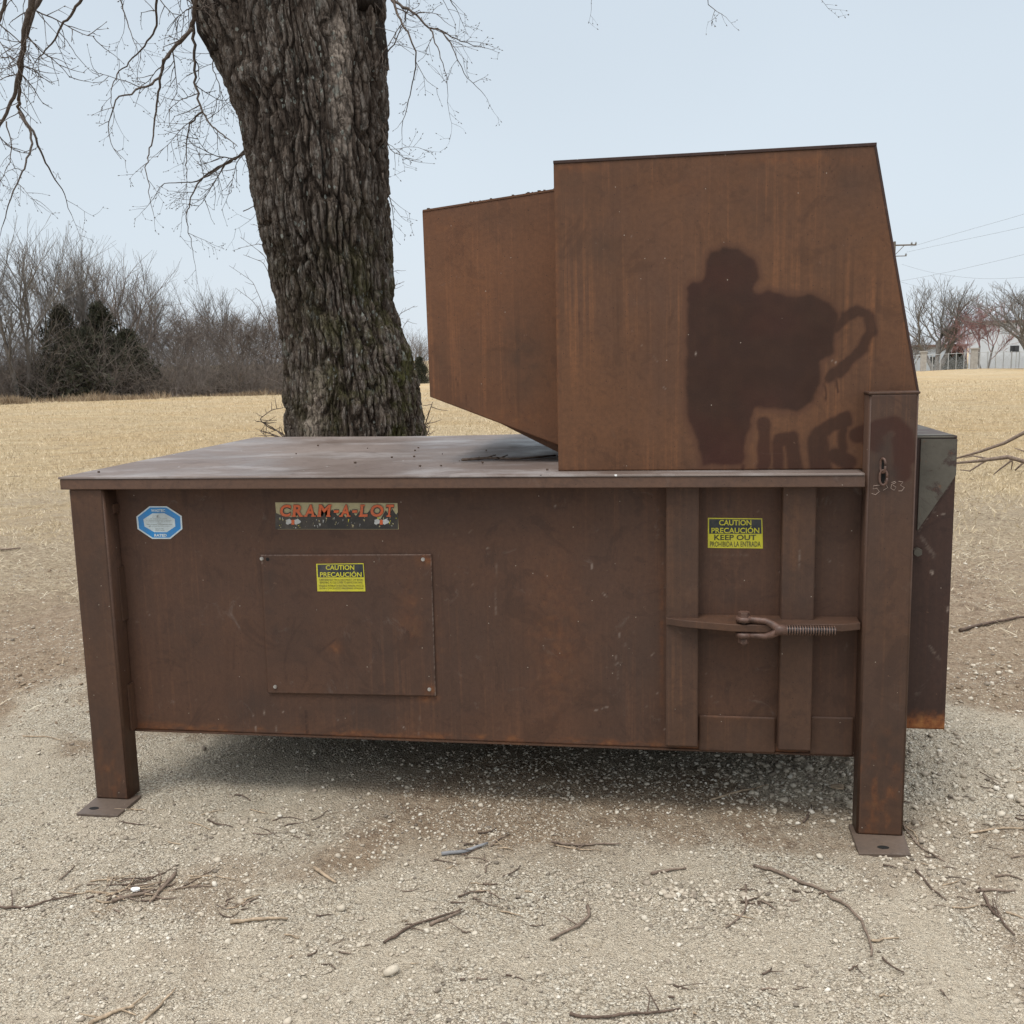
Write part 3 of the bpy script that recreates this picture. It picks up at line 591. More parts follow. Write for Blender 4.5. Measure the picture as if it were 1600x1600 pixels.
# quad with slanted right side: bottom row ends under the leg, so extend slanted edge down to the rail
slope = (C1[0]-E1[0])/(C1[1]-E1[1]); Bq = (E1[0]+slope*(A[1]-E1[1])*.0, A[1])
hsm = [(940, 400, 35, 50, .5), (905, 300, 60, 30, .3), (1180, 400, 50, 60, .12), (1190, 330, 60, 80, .25), (1320, 330, 40, 90, .35), (1290, 420, 80, 60, .25), (870, 450, 10, 200, .3)]
hsc = [([(906, 468), (904, 520)], 1.1, .8), ([(871, 349), (890, 352), (895, 356)], 1., .7), ([(1296, 262), (1304, 275), (1307, 289)], 1.4, .8)]
hck = [([(987, 368), (988, 375)], 1, .9), ([(1001, 538), (1004, 541)], 1.1, .8), ([(1012, 552), (1016, 556)], 1.1, .8), ([(1021, 558), (1028, 565)], 1.3, .9), ([(1036, 604), (1040, 607)], 1, .8), ([(1087, 551), (1088, 556)], 1.1, .8), ([(1300, 564), (1306, 566), (1305, 572)], 1.3, .7), ([(872, 256), (1367, 229)], 1., .15)]
hru = [(1100, 290, 160, 18, .10), (1240, 250, 110, 9, .25), (900, 262, 50, 6, .3), (870, 480, 4, 220, .45)]
zmid = E1[1]
painted_sheet('hopper_plate', [A, (E1[0], A[1]), C1, D1], YH, .006, .0048, M_hop, hsm, hsc, hck, hru, True, warp=.0015,
    xr=lambda z: np.interp(z, [zmid, C1[1]], [E1[0], C1[0]]))
YB = 1.38
b = MB()
def slab(p, q, y0, y1, t):       # strip from p(x,z) to q(x,z), thickness t to the inside, running y0..y1
    d = np.array(q)-np.array(p); n_ = np.array([-d[1], d[0]]); n_ = n_/np.linalg.norm(n_)*t
    b.prism([tuple(p), tuple(q), tuple(np.array(q)+n_), tuple(np.array(p)+n_)], 1, y0, y1)
slab((E1[0]-.0015, zmid), (C1[0]-.0015, C1[1]-.001), YH+.0062, YB, .006); slab((E1[0]-.0015, H+.01), (E1[0]-.0015, zmid-.001), .05, YB, .006)
b.prism([A, (E1[0], A[1]), (E1[0], zmid), C1, D1], 1, YB+.001, YB+.007)
shift(b.build('hopper_shell', M_hop, comp))
b = MB(); b.prism([(D1[0]-.003, D1[1]), (C1[0]+.003, C1[1]), (C1[0]+.003, C1[1]+.009), (D1[0]-.003, D1[1]+.009)], 1, YH-.003, YH+.02)
b.prism([(C1[0]+.002, C1[1]+.006), (E1[0]+.006, zmid+.002), (E1[0]-.001, zmid+.002), (C1[0]-.004, C1[1])], 1, YH-.0015, YH+.012)
shift(b.build('hopper_rim', M_ear, comp, bevel=.0015))
# feed chute on the left of the hopper
YC = .20
c0, c1, c2, c3 = xz(672, 620, YC), xz(868, 698, YC), xz(868, 299, YC), xz(660, 331, YC); c1 = (1.62, c1[1]-.02); c2 = (1.62, c2[1]+.008)
painted_sheet('chute_plate', [c0, c1, c2, c3], YC, .006, .0055, M_chute, [(820, 560, 34, 60, .8), (750, 560, 40, 30, .35), (690, 560, 14, 30, .4), (760, 340, 70, 20, .3)], [([(712, 590), (716, 603)], 1.6, .8), ([(727, 614), (730, 636)], 1.8, .8)], (), [(700, 350, 40, 20, .2), (800, 655, 60, 20, .25), (740, 450, 60, 120, .12)], warp=.003)
b = MB(); slab(c0, c1, YC+.0062, YB-.06, -.006) if 0 else None
b.prism([c0, c1, (c1[0], c1[1]+.008), (c0[0], c0[1]+.008)], 1, YC+.0065, YB-.05); b.prism([(c0[0], c0[1]+.008), (c0[0]+.006, c0[1]+.009), (c3[0]+.006, c3[1]), c3], 1, YC+.0065, YB-.05)
b.prism([c3, (c3[0]+.002, c3[1]+.006), (c2[0], c2[1]+.006), c2], 1, YC-.002, YB-.05)
b.prism([c0, c1, c2, c3], 1, YB-.049, YB-.043)
shift(b.build('chute_shell', M_hop, comp))
b = MB(); d = np.array(c1)-np.array(c0); b.prism([(c0[0]+.42*d[0], c0[1]+.42*d[1]-.001), (c1[0], c1[1]-.001), (c1[0], c1[1]-.035), ], 1, YC+.03, YC+.08); shift(b.build('chute_gusset', M_hop, comp))
b = MB(); rr_ = random.Random(3)
for i in range(16):
    t = rr_.random()**.8; X = c3[0]+(c2[0]-c3[0])*t; Z = c3[1]+(c2[1]-c3[1])*t+.0065; s_ = rr_.uniform(.002, .0055); b.box((X, YC-.001, Z-.001), (X+s_*1.6, YC+.03, Z+s_*.6))
tag(b.build('leaf_crumbs', plain('dead_leaf_crumbs', (.07, .05, .035), .9, .4), None), 'dark crumbs of dead leaf along the top edge of the feed chute', 'leaf crumbs', kind='stuff')

# discharge frame beyond the right leg
XE, YE, ZE0, ZE1 = 2.743, .06, .30, 1.1974
ear = painted_sheet('discharge_frame', [(2.585, ZE0), (XE, ZE0), (XE, ZE1), (2.585, ZE1)], YE, .02, .005, M_ear, [(1460, 1060, 20, 40, .3)], (),
    [([(1455, 892), (1456, 896)], 3., 1.), ([(1480, 949), (1480, 957)], 2.2, 1.), ([(1452, 1010), (1468, 1030)], 3, .3), ([(1440, 840), (1460, 870)], 5, .25), ([(1455, 800), (1475, 803)], 1.4, .6), ([(1436, 830), (1494, 742)], 1.2, .3)], (), warp=0.,
    rustf=lambda a, b_: ss(1108, 1132, b_+9*fbm(a*.15, b_*.15, o=3, s=171))*.95)
b = MB(); b.box((2.6045, YE+.0205, ZE0+.002), (XE-.001, 1.36, ZE1-.008)); b.build('frame_tube', M_ear, ear)
b = MB(); b.box((2.6045, YE-.002, ZE1-.0075), (XE+.001, 1.362, ZE1), .003); b.build('frame_top', M_gusset, ear)
g_ = [xz(1439, 686, YE-.003), xz(1495.5, 686, YE-.003), xz(1493.5, 742, YE-.003), xz(1433, 829, YE-.003)]; b = MB(); b.prism(g_, 1, YE-.0065, YE-.0006); b.build('gusset', M_gusset, ear)
P = W(1432, 862, YE-.01); b = MB(); b.tube([(P[0]+.002, YE-.001, P[2]), (P[0]+.002, YE-.022, P[2])], .013, 6); b.build('frame_bolt', M_gusset, ear)

# ------------------------------------------------------------------ stickers and lettering
def flat(c, r=.5):
    M = Mat('print_%d' % (int(c[0]*999)+int(c[1]*99)), r, .35); q = M.mix(M.rng(M.noise(9, 7, .75, vec=M.coord(world=True)), .42, .66, 0, .38), c, (.16, .125, .095))
    M.col(M.mix(M.rng(M.noise(85, 6, .8, vec=M.coord(world=True)), .62, .68, 0, .7), q, (.13, .085, .065))); return M.m
K_blue, K_white, K_yel, K_navy, K_ink, K_cream, K_or, K_blk, K_gry = flat((.02, .25, .6)), flat((.62, .7, .72)), flat((.55, .5, .03)), flat((.018, .025, .032)), flat((.05, .05, .02)), flat((.42, .36, .2)), flat((.62, .12, .035)), flat((.03, .027, .025)), flat((.5, .5, .48))
def sheet(name, polys, y, mats, parent, th=.0006):
    b = MB()
    for i, (P, mi) in enumerate(polys):
        yy = y-.00035*i; b.prism([xz(a, c, yy) for a, c in P], 1, yy-.0003, yy+(.0003 if i == 0 else .0001), mi)
    return b.build(name, mats, parent)
def bez(box, skew=0.):
    x0, y0, x1, y1 = box
    return lambda u, v: (x0+(x1-x0)*u+skew*v, y0+(y1-y0)*(1-v))
def text_tris(body, bold=0., res=3):
    cu = bpy.data.curves.new('t', 'FONT'); cu.body = body; cu.size = 1; cu.offset = bold; cu.resolution_u = res; cu.fill_mode = 'FRONT'
    o = bpy.data.objects.new('t', cu); COL.objects.link(o); dg = bpy.context.evaluated_depsgraph_get(); ev = o.evaluated_get(dg); me_ = ev.to_mesh()
    V = [(v.co.x, v.co.y) for v in me_.vertices]; Fs = [list(p.vertices) for p in me_.polygons]; ev.to_mesh_clear()
    bpy.data.objects.remove(o); bpy.data.curves.remove(cu); return V, Fs
def lettering(items, y, mats, parent, name='lettering', b=None):
    """items: (text, box in the photo, material index, bold, skew, lift)"""
    b = b or MB()
    for body, box, mi, bold, skew, lift in items:
        V, Fs = text_tris(body, bold); xs_ = [v[0] for v in V]; ys_ = [v[1] for v in V]; X0, X1, Y0, Y1 = min(xs_), max(xs_), min(ys_), max(ys_); fn = bez(box, skew)
        if len(set(body)-set('-')) == 0: Y0, Y1 = Y0-.25, Y1+.35
        b.add([W(*fn((v[0]-X0)/(X1-X0), (v[1]-Y0)/(Y1-Y0)), y-lift) for v in V], Fs, mi)
    return b.build(name, mats, parent)
def decal(polys, y, mats, label):
    o = sheet('decal', polys, y, mats, comp); shift(o); tag(o, label); return o
# all sticker meshes are written in world space, children of shifted meshes share that shift
oct_ = lambda x0, y0, x1, y1, kx=.29, ky=.3: [(x0+(x1-x0)*kx, y0), (x1-(x1-x0)*(kx+.04), y0), (x1, y0+(y1-y0)*ky), (x1+1, y1-(y1-y0)*ky), (x1-(x1-x0)*(kx-.04), y1), (x0+(x1-x0)*(kx+.06), y1), (x0+2, y1-(y1-y0)*ky), (x0, y0+(y1-y0)*(ky+.02))]
d1_ = decal([(oct_(213, 791, 284, 842), 0), (oct_(215.5, 793, 281.5, 840), 1), (oct_(224, 802, 273, 831.5), 0)], -.0008, [K_white, K_blue], 'blue octagonal rating sticker with a white centre')
lettering([('WASTEC', (236, 795.5, 258, 800), 0, .03, 0, 0), ('RATED', (241, 834.2, 260.5, 838.6), 0, .05, 0, 0)], -.0022, [K_white], d1_)
tiny = [('This equipment was rated by', (234.5, 810, 261, 811.5)), ('an independent manufacturer of stationary', (229, 812.3, 268, 813.8)), ('compactors under standard tests', (231, 814.7, 266, 816.2)), ('of the', (246, 816.6, 251.5, 817.8)), ('Waste Equipment Technology Association', (229, 818.6, 269, 820.4)), ('type and base size of the container', (232, 821.4, 266, 823)), ('SIZE 2.0 CUBIC', (243, 825.6, 256, 827)), ('1234 5678', (243, 828, 257, 829.2)), ('E.', (245, 805, 250, 808.6))]
lettering([(a, c, 0, .0, 0, 0) for a, c in tiny], -.0022, [K_ink], d1_)
# brand plate: orange slab letters over a cluttered dark band
br_poly = [([(430, 785), (621, 786), (623, 827), (434, 827)], 0)]
dk = [(430.5, 801), (437, 804), (446, 808), (470, 808), (478, 807), (490, 799), (496, 806), (503, 795), (510, 808), (519, 796), (528, 806), (533, 800), (541, 809), (548, 796), (556, 806), (563, 797), (571, 806), (580, 794), (588, 806), (594, 812), (603, 797), (608, 806), (613, 795), (619, 804), (622, 800), (623, 827), (434, 827)]
def fan(P): return P
bpoly = MB(); y_ = -.0008
bpoly.prism([xz(a, c, y_) for a, c in br_poly[0][0]], 1, y_-.0004, y_+.0004, 0)
for i in range(len(dk)-3):            # the dark band as strips down to the lower edge
    a, c = dk[i], dk[i+1]
    if c[0] > a[0]: bpoly.prism([xz(a[0], a[1], y_), xz(c[0], c[1], y_), xz(c[0], 826.6, y_), xz(a[0], 826.6, y_)], 1, -.0017, -.0011, 1)
rr_ = random.Random(5)
for i in range(64):
    a, c = rr_.uniform(434, 619), rr_.uniform(806, 824); s_ = rr_.uniform(1.5, 5.5); t = rr_.uniform(-.6, .6); mi = rr_.choice([0, 0, 2, 3])
    bpoly.prism([xz(a, c, y_), xz(a+s_*(.3+t), c+s_*.2, y_), xz(a+s_*t, c+s_*1.1*(.5 if c > 820 else 1), y_)], 1, -.0021-.00001*i, -.0016, mi)
for cx in (458, 596):
    for dx in (-6.5, 6.5): bpoly.prism([xz(cx+dx+5*math.cos(t)*(1+.25*math.cos(3*t+dx)), 815+4.2*math.sin(t)*(1+.2*math.sin(4*t)), y_) for t in np.linspace(0, 6.28, 15)[:-1]], 1, -.0031, -.0024, 2)
    bpoly.prism([xz(a, c, y_) for a, c in ((cx-2.2, 812), (cx+2.4, 812), (cx+2.4, 819.5), (cx-2.2, 819.5))], 1, -.0037, -.0032, 4)
bd = bpoly.build('decal', [K_cream, K_blk, K_gry, K_yel, K_or], comp); shift(bd); tag(bd, 'faded cream and black name sticker with orange letters')
def B7(a, c): return (420+a/7.27, 775+c/7.27)
LT = [('C', 122, 250), ('R', 268, 395), ('A', 405, 530), ('M', 556, 700), ('-', 735, 795), ('A', 812, 925), ('-', 945, 1005), ('L', 1030, 1130), ('O', 1150, 1305), ('T', 1320, 1415)]
its = []; ser = MB(); its2 = []
for ch, a, c in LT:
    x0_, y0_ = B7(a, 98); x1_, y1_ = B7(c, 236); sk = 2.2 if ch in 'RALMT' else 1.2
    its.append((ch, (x0_, y0_, x1_-sk*.6, y1_), 0, .035, sk, .0006)); its2.append((ch, (x0_-.5, y0_-.5, x1_-sk*.6+.5, y1_+.5), 0, .085, sk, .0))
    def sr(u0, u1, top):
        w_ = x1_-x0_-sk*.6; xa = x0_+w_*u0+(sk if top else 0); xb = x0_+w_*u1+(sk if top else 0); ya = y0_ if top else y1_-2.1
        ser.prism([xz(p, q, -.0045) for p, q in ((xa, ya), (xb, ya), (xb, ya+2.1), (xa, ya+2.1))], 1, -.0049, -.0044, 0)
    for s3 in {'R': [(-.08, .35, 0), (.72, 1.12, 0), (-.06, .3, 1)], 'A': [(-.12, .28, 0), (.66, 1.12, 0)], 'M': [(-.06, .28, 0), (.72, 1.08, 0), (-.05, .2, 1), (.8, 1.05, 1)], 'L': [(-.08, .4, 0), (-.08, .5, 1)], 'T': [(.22, .78, 0)], 'C': [], 'O': [], '-': []}[ch]: sr(*s3)
lettering(its2, -.0041, [K_blk], bd); lettering(its, -.0041, [K_or], bd, b=ser)
# caution stickers
ya = -.0085
d3 = decal([([(494, 881), (568, 880), (571, 924), (496, 924)], 0), ([(496, 882.3), (567, 881.4), (568.4, 902), (497, 902)], 1)], ya, [K_yel, K_navy], 'small yellow and navy caution sticker on the access panel')
lettering([('CAUTION', (509, 883, 553.5, 890.5), 0, .02, 0, 0), ('PRECAUCIÓN', (500, 892.2, 565, 901.5), 0, .02, 0, 0),
           ('TURN MAIN ELECTRICAL DISCONNECT OFF BEFORE', (498, 904.5, 567.5, 907.6), 1, .0, 0, 0), ('REMOVING ACCESS COVER TO SERVICE MACHINE', (499.5, 908.6, 566.5, 911.8), 1, .0, 0, 0),
           ('APAGUE EL INTERRUPTOR ELECTRICO PRINCIPAL ANTES DE', (498.5, 913.6, 568, 916.8), 1, .0, 0, 0), ('QUITAR LA TAPA DE ACCESO PARA REPARAR LA MAQUINA', (499, 917.8, 568, 921), 1, .0, 0, 0)], ya-.0012, [K_yel, K_ink], d3)
d4 = decal([([(1106, 809), (1191, 810), (1192, 857), (1106, 856)], 0), ([(1108, 811), (1189.5, 811.5), (1190, 834), (1108, 834)], 1)], -.0008, [K_yel, K_navy], 'yellow and navy keep out sticker between the stiffeners')
lettering([('CAUTION', (1123.5, 812.3, 1174, 821), 0, .02, 0, 0), ('PRECAUCIÓN', (1111.5, 822.5, 1186.5, 833.2), 0, .02, 0, 0), ('KEEP OUT', (1116, 835.5, 1181.5, 844), 1, .02, 0, 0), ('PROHIBIDA LA ENTRADA', (1109.5, 846, 1188.5, 854.3), 1, .005, 0, 0)], -.002, [K_yel, K_ink], d4)

# ------------------------------------------------------------------ the big tree
def bark_mat(name='old_bark', dark=1.):
    M = Mat(name, .92, .15)
    n1 = M.noise(1., 8, .75, vec=M.coord((34, 34, 6))); c = M.ramp(n1, [(.32, (.036, .026, .019)), (.46, (.08, .058, .044)), (.57, (.14, .108, .084)), (.7, (.29, .24, .198))])
    c = M.mix(M.rng(M.noise(1.1, 4, .6, vec=M.coord((1.6, 1.6, .7))), .45, .65, 0, .45), c, (.085, .06, .043))
    c = M.mix(M.rng(M.at('ridge'), .25, .62, .85, 0), c, (.022, .016, .012)); c = M.mix(M.math('MULTIPLY', M.rng(M.at('ridge'), .6, .9), M.rng(M.noise(1., 6, .7, vec=M.coord((45, 45, 12))), .42, .62, 0, .8)), c, (.3, .265, .23))  # furrows: darker inner bark, with groove shade put into the colour as well
    c = M.mix(M.math('MULTIPLY', M.at('pale'), M.rng(M.noise(30, 4), .3, .6)), c, (.4, .33, .27))
    mo = M.math('MULTIPLY', M.rng(M.noise(5, 6, .7), .46, .62), M.at('moss')); c = M.mix(mo, c, (.085, .082, .03))
    li = M.math('MULTIPLY', M.rng(M.noise(1., 6, .7, vec=M.coord((17, 17, 8))), .57, .66, 0, .8), M.rng(M.noise(1.8, 3), .4, .6)); c = M.mix(li, c, (.27, .285, .25))
    c = M.mix(M.math('MULTIPLY', M.math('LESS_THAN', M.math('ADD', M.voro(19, vec=M.coord((1, 1, .75))), M.math('MULTIPLY', M.noise(70, 4), .3)), .33), M.rng(M.noise(2.2, 3), .4, .55)), c, (.3, .31, .27))
    wc = M.n('ShaderNodeVectorMath'); wc.operation = 'ADD'; M.l(M.coord((30, 30, 7.5)), wc.inputs[0]); nw = M.n('ShaderNodeTexNoise'); nw.inputs['Scale'].default_value = 14; nw.inputs['Detail'].default_value = 5; M.l(M.co, nw.inputs['Vector']); M.l(nw.outputs['Color'], wc.inputs[1])
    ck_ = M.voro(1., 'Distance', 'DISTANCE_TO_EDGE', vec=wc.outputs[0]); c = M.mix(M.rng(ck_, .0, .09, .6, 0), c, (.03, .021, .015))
    M.col(c); M.bump(M.math('ADD', M.math('ADD', M.rng(ck_, 0, .16), M.noise(1., 8, .8, vec=M.coord((70, 70, 16)))), M.math('MULTIPLY', M.noise(160, 5, .7), 1.)), 1., .014); return M.m
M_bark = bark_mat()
YT = 3.15
tree = tag(empty('old_tree', (G(560, 760, -.05)[0]-.02, YT, -.08)), 'thick bare old tree with deeply furrowed bark right behind the compactor', 'tree')
TO = Vector(tree.location)
OUTL = [(-1200, -420, 40), (-700, -135, 250), (-300, 130, 420), (0, 309, 465), (57, 326, 470), (118, 357, 0), (206, 387, 0), (306, 403, 0), (363, 411, 0), (407, 425, 0), (468, 436, 0), (525, 446, 0), (590, 453, 0), (634, 451, 0), (682, 452, 0), (740, 446, 0), (800, 430, 0), (850, 405, 0)]
OUTR = [(-1200, 640), (-700, 610), (-300, 600), (0, 597), (131, 599), (219, 601), (306, 602), (394, 608), (481, 613), (503, 621), (547, 635), (604, 648), (656, 659), (682, 662), (740, 672), (800, 690), (850, 720)]
nt_, nh = 620, 820
pyv = np.linspace(850, -60, nh); lx = np.interp(pyv, [o[0] for o in OUTL], [o[1] for o in OUTL]); rx = np.interp(pyv, [o[0] for o in OUTR], [o[1] for o in OUTR])
k5 = np.exp(-.5*(np.arange(-15, 16)/7)**2); k5 /= k5.sum(); sm5 = lambda a: np.convolve(np.pad(a, 15, 'edge'), k5, 'valid'); lx, rx = sm5(lx), sm5(rx)
TH = np.linspace(0, 2*np.pi, nt_, endpoint=False)
V = np.zeros((nh, nt_, 3)); RID = np.zeros((nh, nt_)); zz_ = np.zeros(nh)
for i in range(nh):
    a, c = W(lx[i], pyv[i], YT), W(rx[i], pyv[i], YT); cx, hw = (a[0]+c[0])/2, (c[0]-a[0])/2; zz_[i] = (a[2]+c[2])/2
    s_ = ss(330, -40, pyv[i])          # how far the two stems have separated
    rl_, rr__ = hw*(1-.47*s_), hw*(1-.5*s_); xl, xr = -hw+rl_, hw-rr__
    cs, sn = np.cos(TH), np.sin(TH)
    def circ(x0, r):
        bq = -cs*x0; disc = np.clip(r*r-(x0*sn)**2, 1e-6, None); return np.clip(cs*x0+np.sqrt(disc), 0, None)
    R1, R2 = circ(xl, rl_), circ(xr, rr__); kk = 28/hw; R = np.log(np.exp(kk*R1)+np.exp(kk*R2)-(1-s_)*np.exp(kk*np.minimum(R1, R2))*.999)/kk
    fl = 1+.10*ss(480, 800, pyv[i])*np.maximum(0, np.cos(5*TH+.8))
    V[i, :, 0] = cx+R*cs*(1); V[i, :, 1] = YT+R*sn*.92*fl; V[i, :, 2] = zz_[i]
# bark relief along the outward normal
C0 = V.mean(1, keepdims=True); nrm = V-C0; nrm[..., 2] = 0; nrm /= np.linalg.norm(nrm, axis=2, keepdims=True)
arc = TH[None]*.34; X3, Y3 = np.cos(TH)[None]*.34+0*zz_[:, None], np.sin(TH)[None]*.34+0*zz_[:, None]; Z3 = zz_[:, None]+0*X3
tw = .16*vn(X3*2, Y3*2, Z3*.8, s=201); wx_ = X3+.03*fbm(X3*9, Y3*9, Z3*4, o=3, s=203)+tw*.3; wy_ = Y3+.03*fbm(X3*9+5, Y3*9, Z3*4, o=3, s=205)
n_a = vn(wx_*26, wy_*26, Z3*3.6, s=211); n_b = vn(wx_*52, wy_*52, Z3*8.5, s=213); n_c = fbm(wx_*95, wy_*95, Z3*30, o=3, s=215)
n_d = vn(wx_*14+3, wy_*14, Z3*2.2, s=217)
wx_ = X3+.012*fbm(X3*11, Y3*11, Z3*5, o=3, s=203)+tw*.2; wy_ = Y3+.012*fbm(X3*11+5, Y3*11, Z3*5, o=3, s=205)
def rd(fx, fz, s_, w): return np.clip(np.abs(vn(wx_*fx, wy_*fx, Z3*fz, s=s_))/w, 0, 1)**.8
R1_ = rd(17, 2.2, 211, .36); R2_ = rd(36, 4.6, 213, .45); R3_ = rd(80, 13, 217, .55); R4_ = rd(150, 34, 218, .6)
def worley(x, y, z, sd):
    ix, iy, iz = np.floor(x), np.floor(y), np.floor(z); f1 = np.full(x.shape, 9.); f2 = f1.copy(); cid = np.zeros(x.shape); off = np.zeros(x.shape)
    for a in (-1, 0, 1):
        for b_ in (-1, 0, 1):
            for c_ in (-1, 0, 1):
                jx, jy, jz = ix+a, iy+b_, iz+c_; dx = jx+_h(jx, jy, jz, sd)-x; dy = jy+_h(jx, jy, jz, sd+1)-y; dz = jz+_h(jx, jy, jz, sd+2)-z
                d = dx*dx+dy*dy+dz*dz; n_ = d < f1; f2 = np.where(n_, f1, np.minimum(f2, d)); f1 = np.where(n_, d, f1); cid = np.where(n_, _h(jx, jy, jz, sd+3), cid); off = np.where(n_, dz, off)
    return np.sqrt(f1), np.sqrt(f2), cid, off
wz_ = Z3+.05*vn(X3*7, Y3*7, Z3*7, s=236)
wx2 = wx_+.012*vn(X3*5, Y3*5, Z3*9, s=237); wy2 = wy_+.012*vn(X3*5+9, Y3*5, Z3*9, s=238)
a1_, b1_, id1, of1 = worley(wx2*23, wy2*23, wz_*2.6, 300); a2_, b2_, id2, of2 = worley(wx2*46, wy2*46, wz_*7, 310)
E1_ = ss(.02, .24, b1_-a1_); E2_ = ss(.0, .22, b2_-a2_)
PL = .022*E1_+.016*R1_*R2_+.008*(id1-.5)+.004*of1*E1_+.009*E2_*(.4+.6*E1_)+.004*(id2-.5)+.003*of2+.008*R1_+.005*R3_+.004*R4_
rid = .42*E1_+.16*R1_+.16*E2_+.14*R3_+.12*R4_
disp = PL-.044+.018*fbm(X3*3, Y3*3, Z3*1.4, o=3, s=221)
kn = np.zeros_like(disp); kpx, kpy = PX(V.reshape(-1, 3)); kpx = kpx.reshape(nh, nt_); kpy = kpy.reshape(nh, nt_); fr = (V[..., 1] < YT)
kd = np.hypot((kpx-398)/1., (kpy-118)/.9); kn = np.where(fr, .045*np.exp(-(kd/36)**2)-.03*np.exp(-(np.abs(kpx-(462+.17*kpy))/9)**2)*ss(330, 60, kpy), 0)
disp = disp*(1-.35*np.where(fr, np.exp(-((kpx-532)/22)**2)*ss(330, 250, kpy), 0)); V += nrm*(disp+kn)[..., None]
palea = np.where(fr, np.maximum(ss(20, 8, np.abs(kpx-(532+.04*(kpy-100))))*ss(330, 120, kpy)*ss(10, 50, kpy), ss(24, 8, np.abs(kpx-(488-.14*(kpy-640))))*ss(540, 610, kpy)), 0)
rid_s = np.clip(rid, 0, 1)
V[..., 0] -= TO.x; V[..., 1] -= TO.y; V[..., 2] -= TO.z
idx = np.arange(nh*nt_).reshape(nh, nt_); nx_ = np.roll(idx, -1, 1)
Fc = np.stack([idx[:-1], nx_[:-1], nx_[1:], idx[1:]], -1).reshape(-1, 4)
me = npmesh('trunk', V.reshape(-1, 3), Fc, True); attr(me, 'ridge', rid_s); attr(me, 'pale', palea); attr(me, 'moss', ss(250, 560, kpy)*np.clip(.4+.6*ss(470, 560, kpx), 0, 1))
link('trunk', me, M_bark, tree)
# limbs above the frame
def twv(px, py, y=YT): return W(px, py, y)
def limb(P, R, name='limb'):
    b = MB(); n = 40; t = np.linspace(0, len(P)-1, n); P = np.array(P); Q = np.stack([np.interp(t, range(len(P)), P[:, j]) for j in range(3)], -1); Rr = np.interp(t, range(len(R)), R)
    for _ in range(3): Q[1:-1] = (Q[:-2]+Q[1:-1]*2+Q[2:])/4
    Q += np.stack([.02*vn(t*3, t*0+j, s=231+j) for j in range(3)], -1)*(Rr[:, None]/.2)
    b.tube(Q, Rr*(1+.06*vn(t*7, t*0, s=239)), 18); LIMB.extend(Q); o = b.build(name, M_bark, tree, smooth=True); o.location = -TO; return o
LIMB = []
La, Lb = twv(383, -5), twv(530, -5)
top = float(La[2]); A_ = lambda x, y, z: np.array([x, y, z])
limb([La+A_(.02, 0, -.35), La, La+A_(-.28, .05, .7), La+A_(-.8, .1, 1.6), La+A_(-1.6, .1, 2.7), La+A_(-2.4, .3, 3.6)], [.26, .30, .26, .2, .13, .06])
limb([Lb+A_(0, 0, -.35), Lb, Lb+A_(.05, .1, .8), Lb+A_(.3, .2, 1.9), Lb+A_(.5, .1, 3.2), Lb+A_(.9, .4, 4.6)], [.24, .27, .25, .2, .14, .05])
limb([La+A_(-.6, .1, 1.2), La+A_(-1.3, -.2, 1.3), La+A_(-2.1, -.4, 1.1), La+A_(-2.9, -.5, .8)], [.11, .08, .055, .03]); limb([Lb+A_(.15, .15, 1.3), Lb+A_(1., -.1, 1.6), Lb+A_(1.8, -.3, 1.4), Lb+A_(2.9, -.2, 1.2)], [.1, .07, .05, .02])
limb([La+A_(-.1, .2, .5), La+A_(-.5, .6, .8), La+A_(-1.0, 1.0, .7)], [.09, .06, .03])

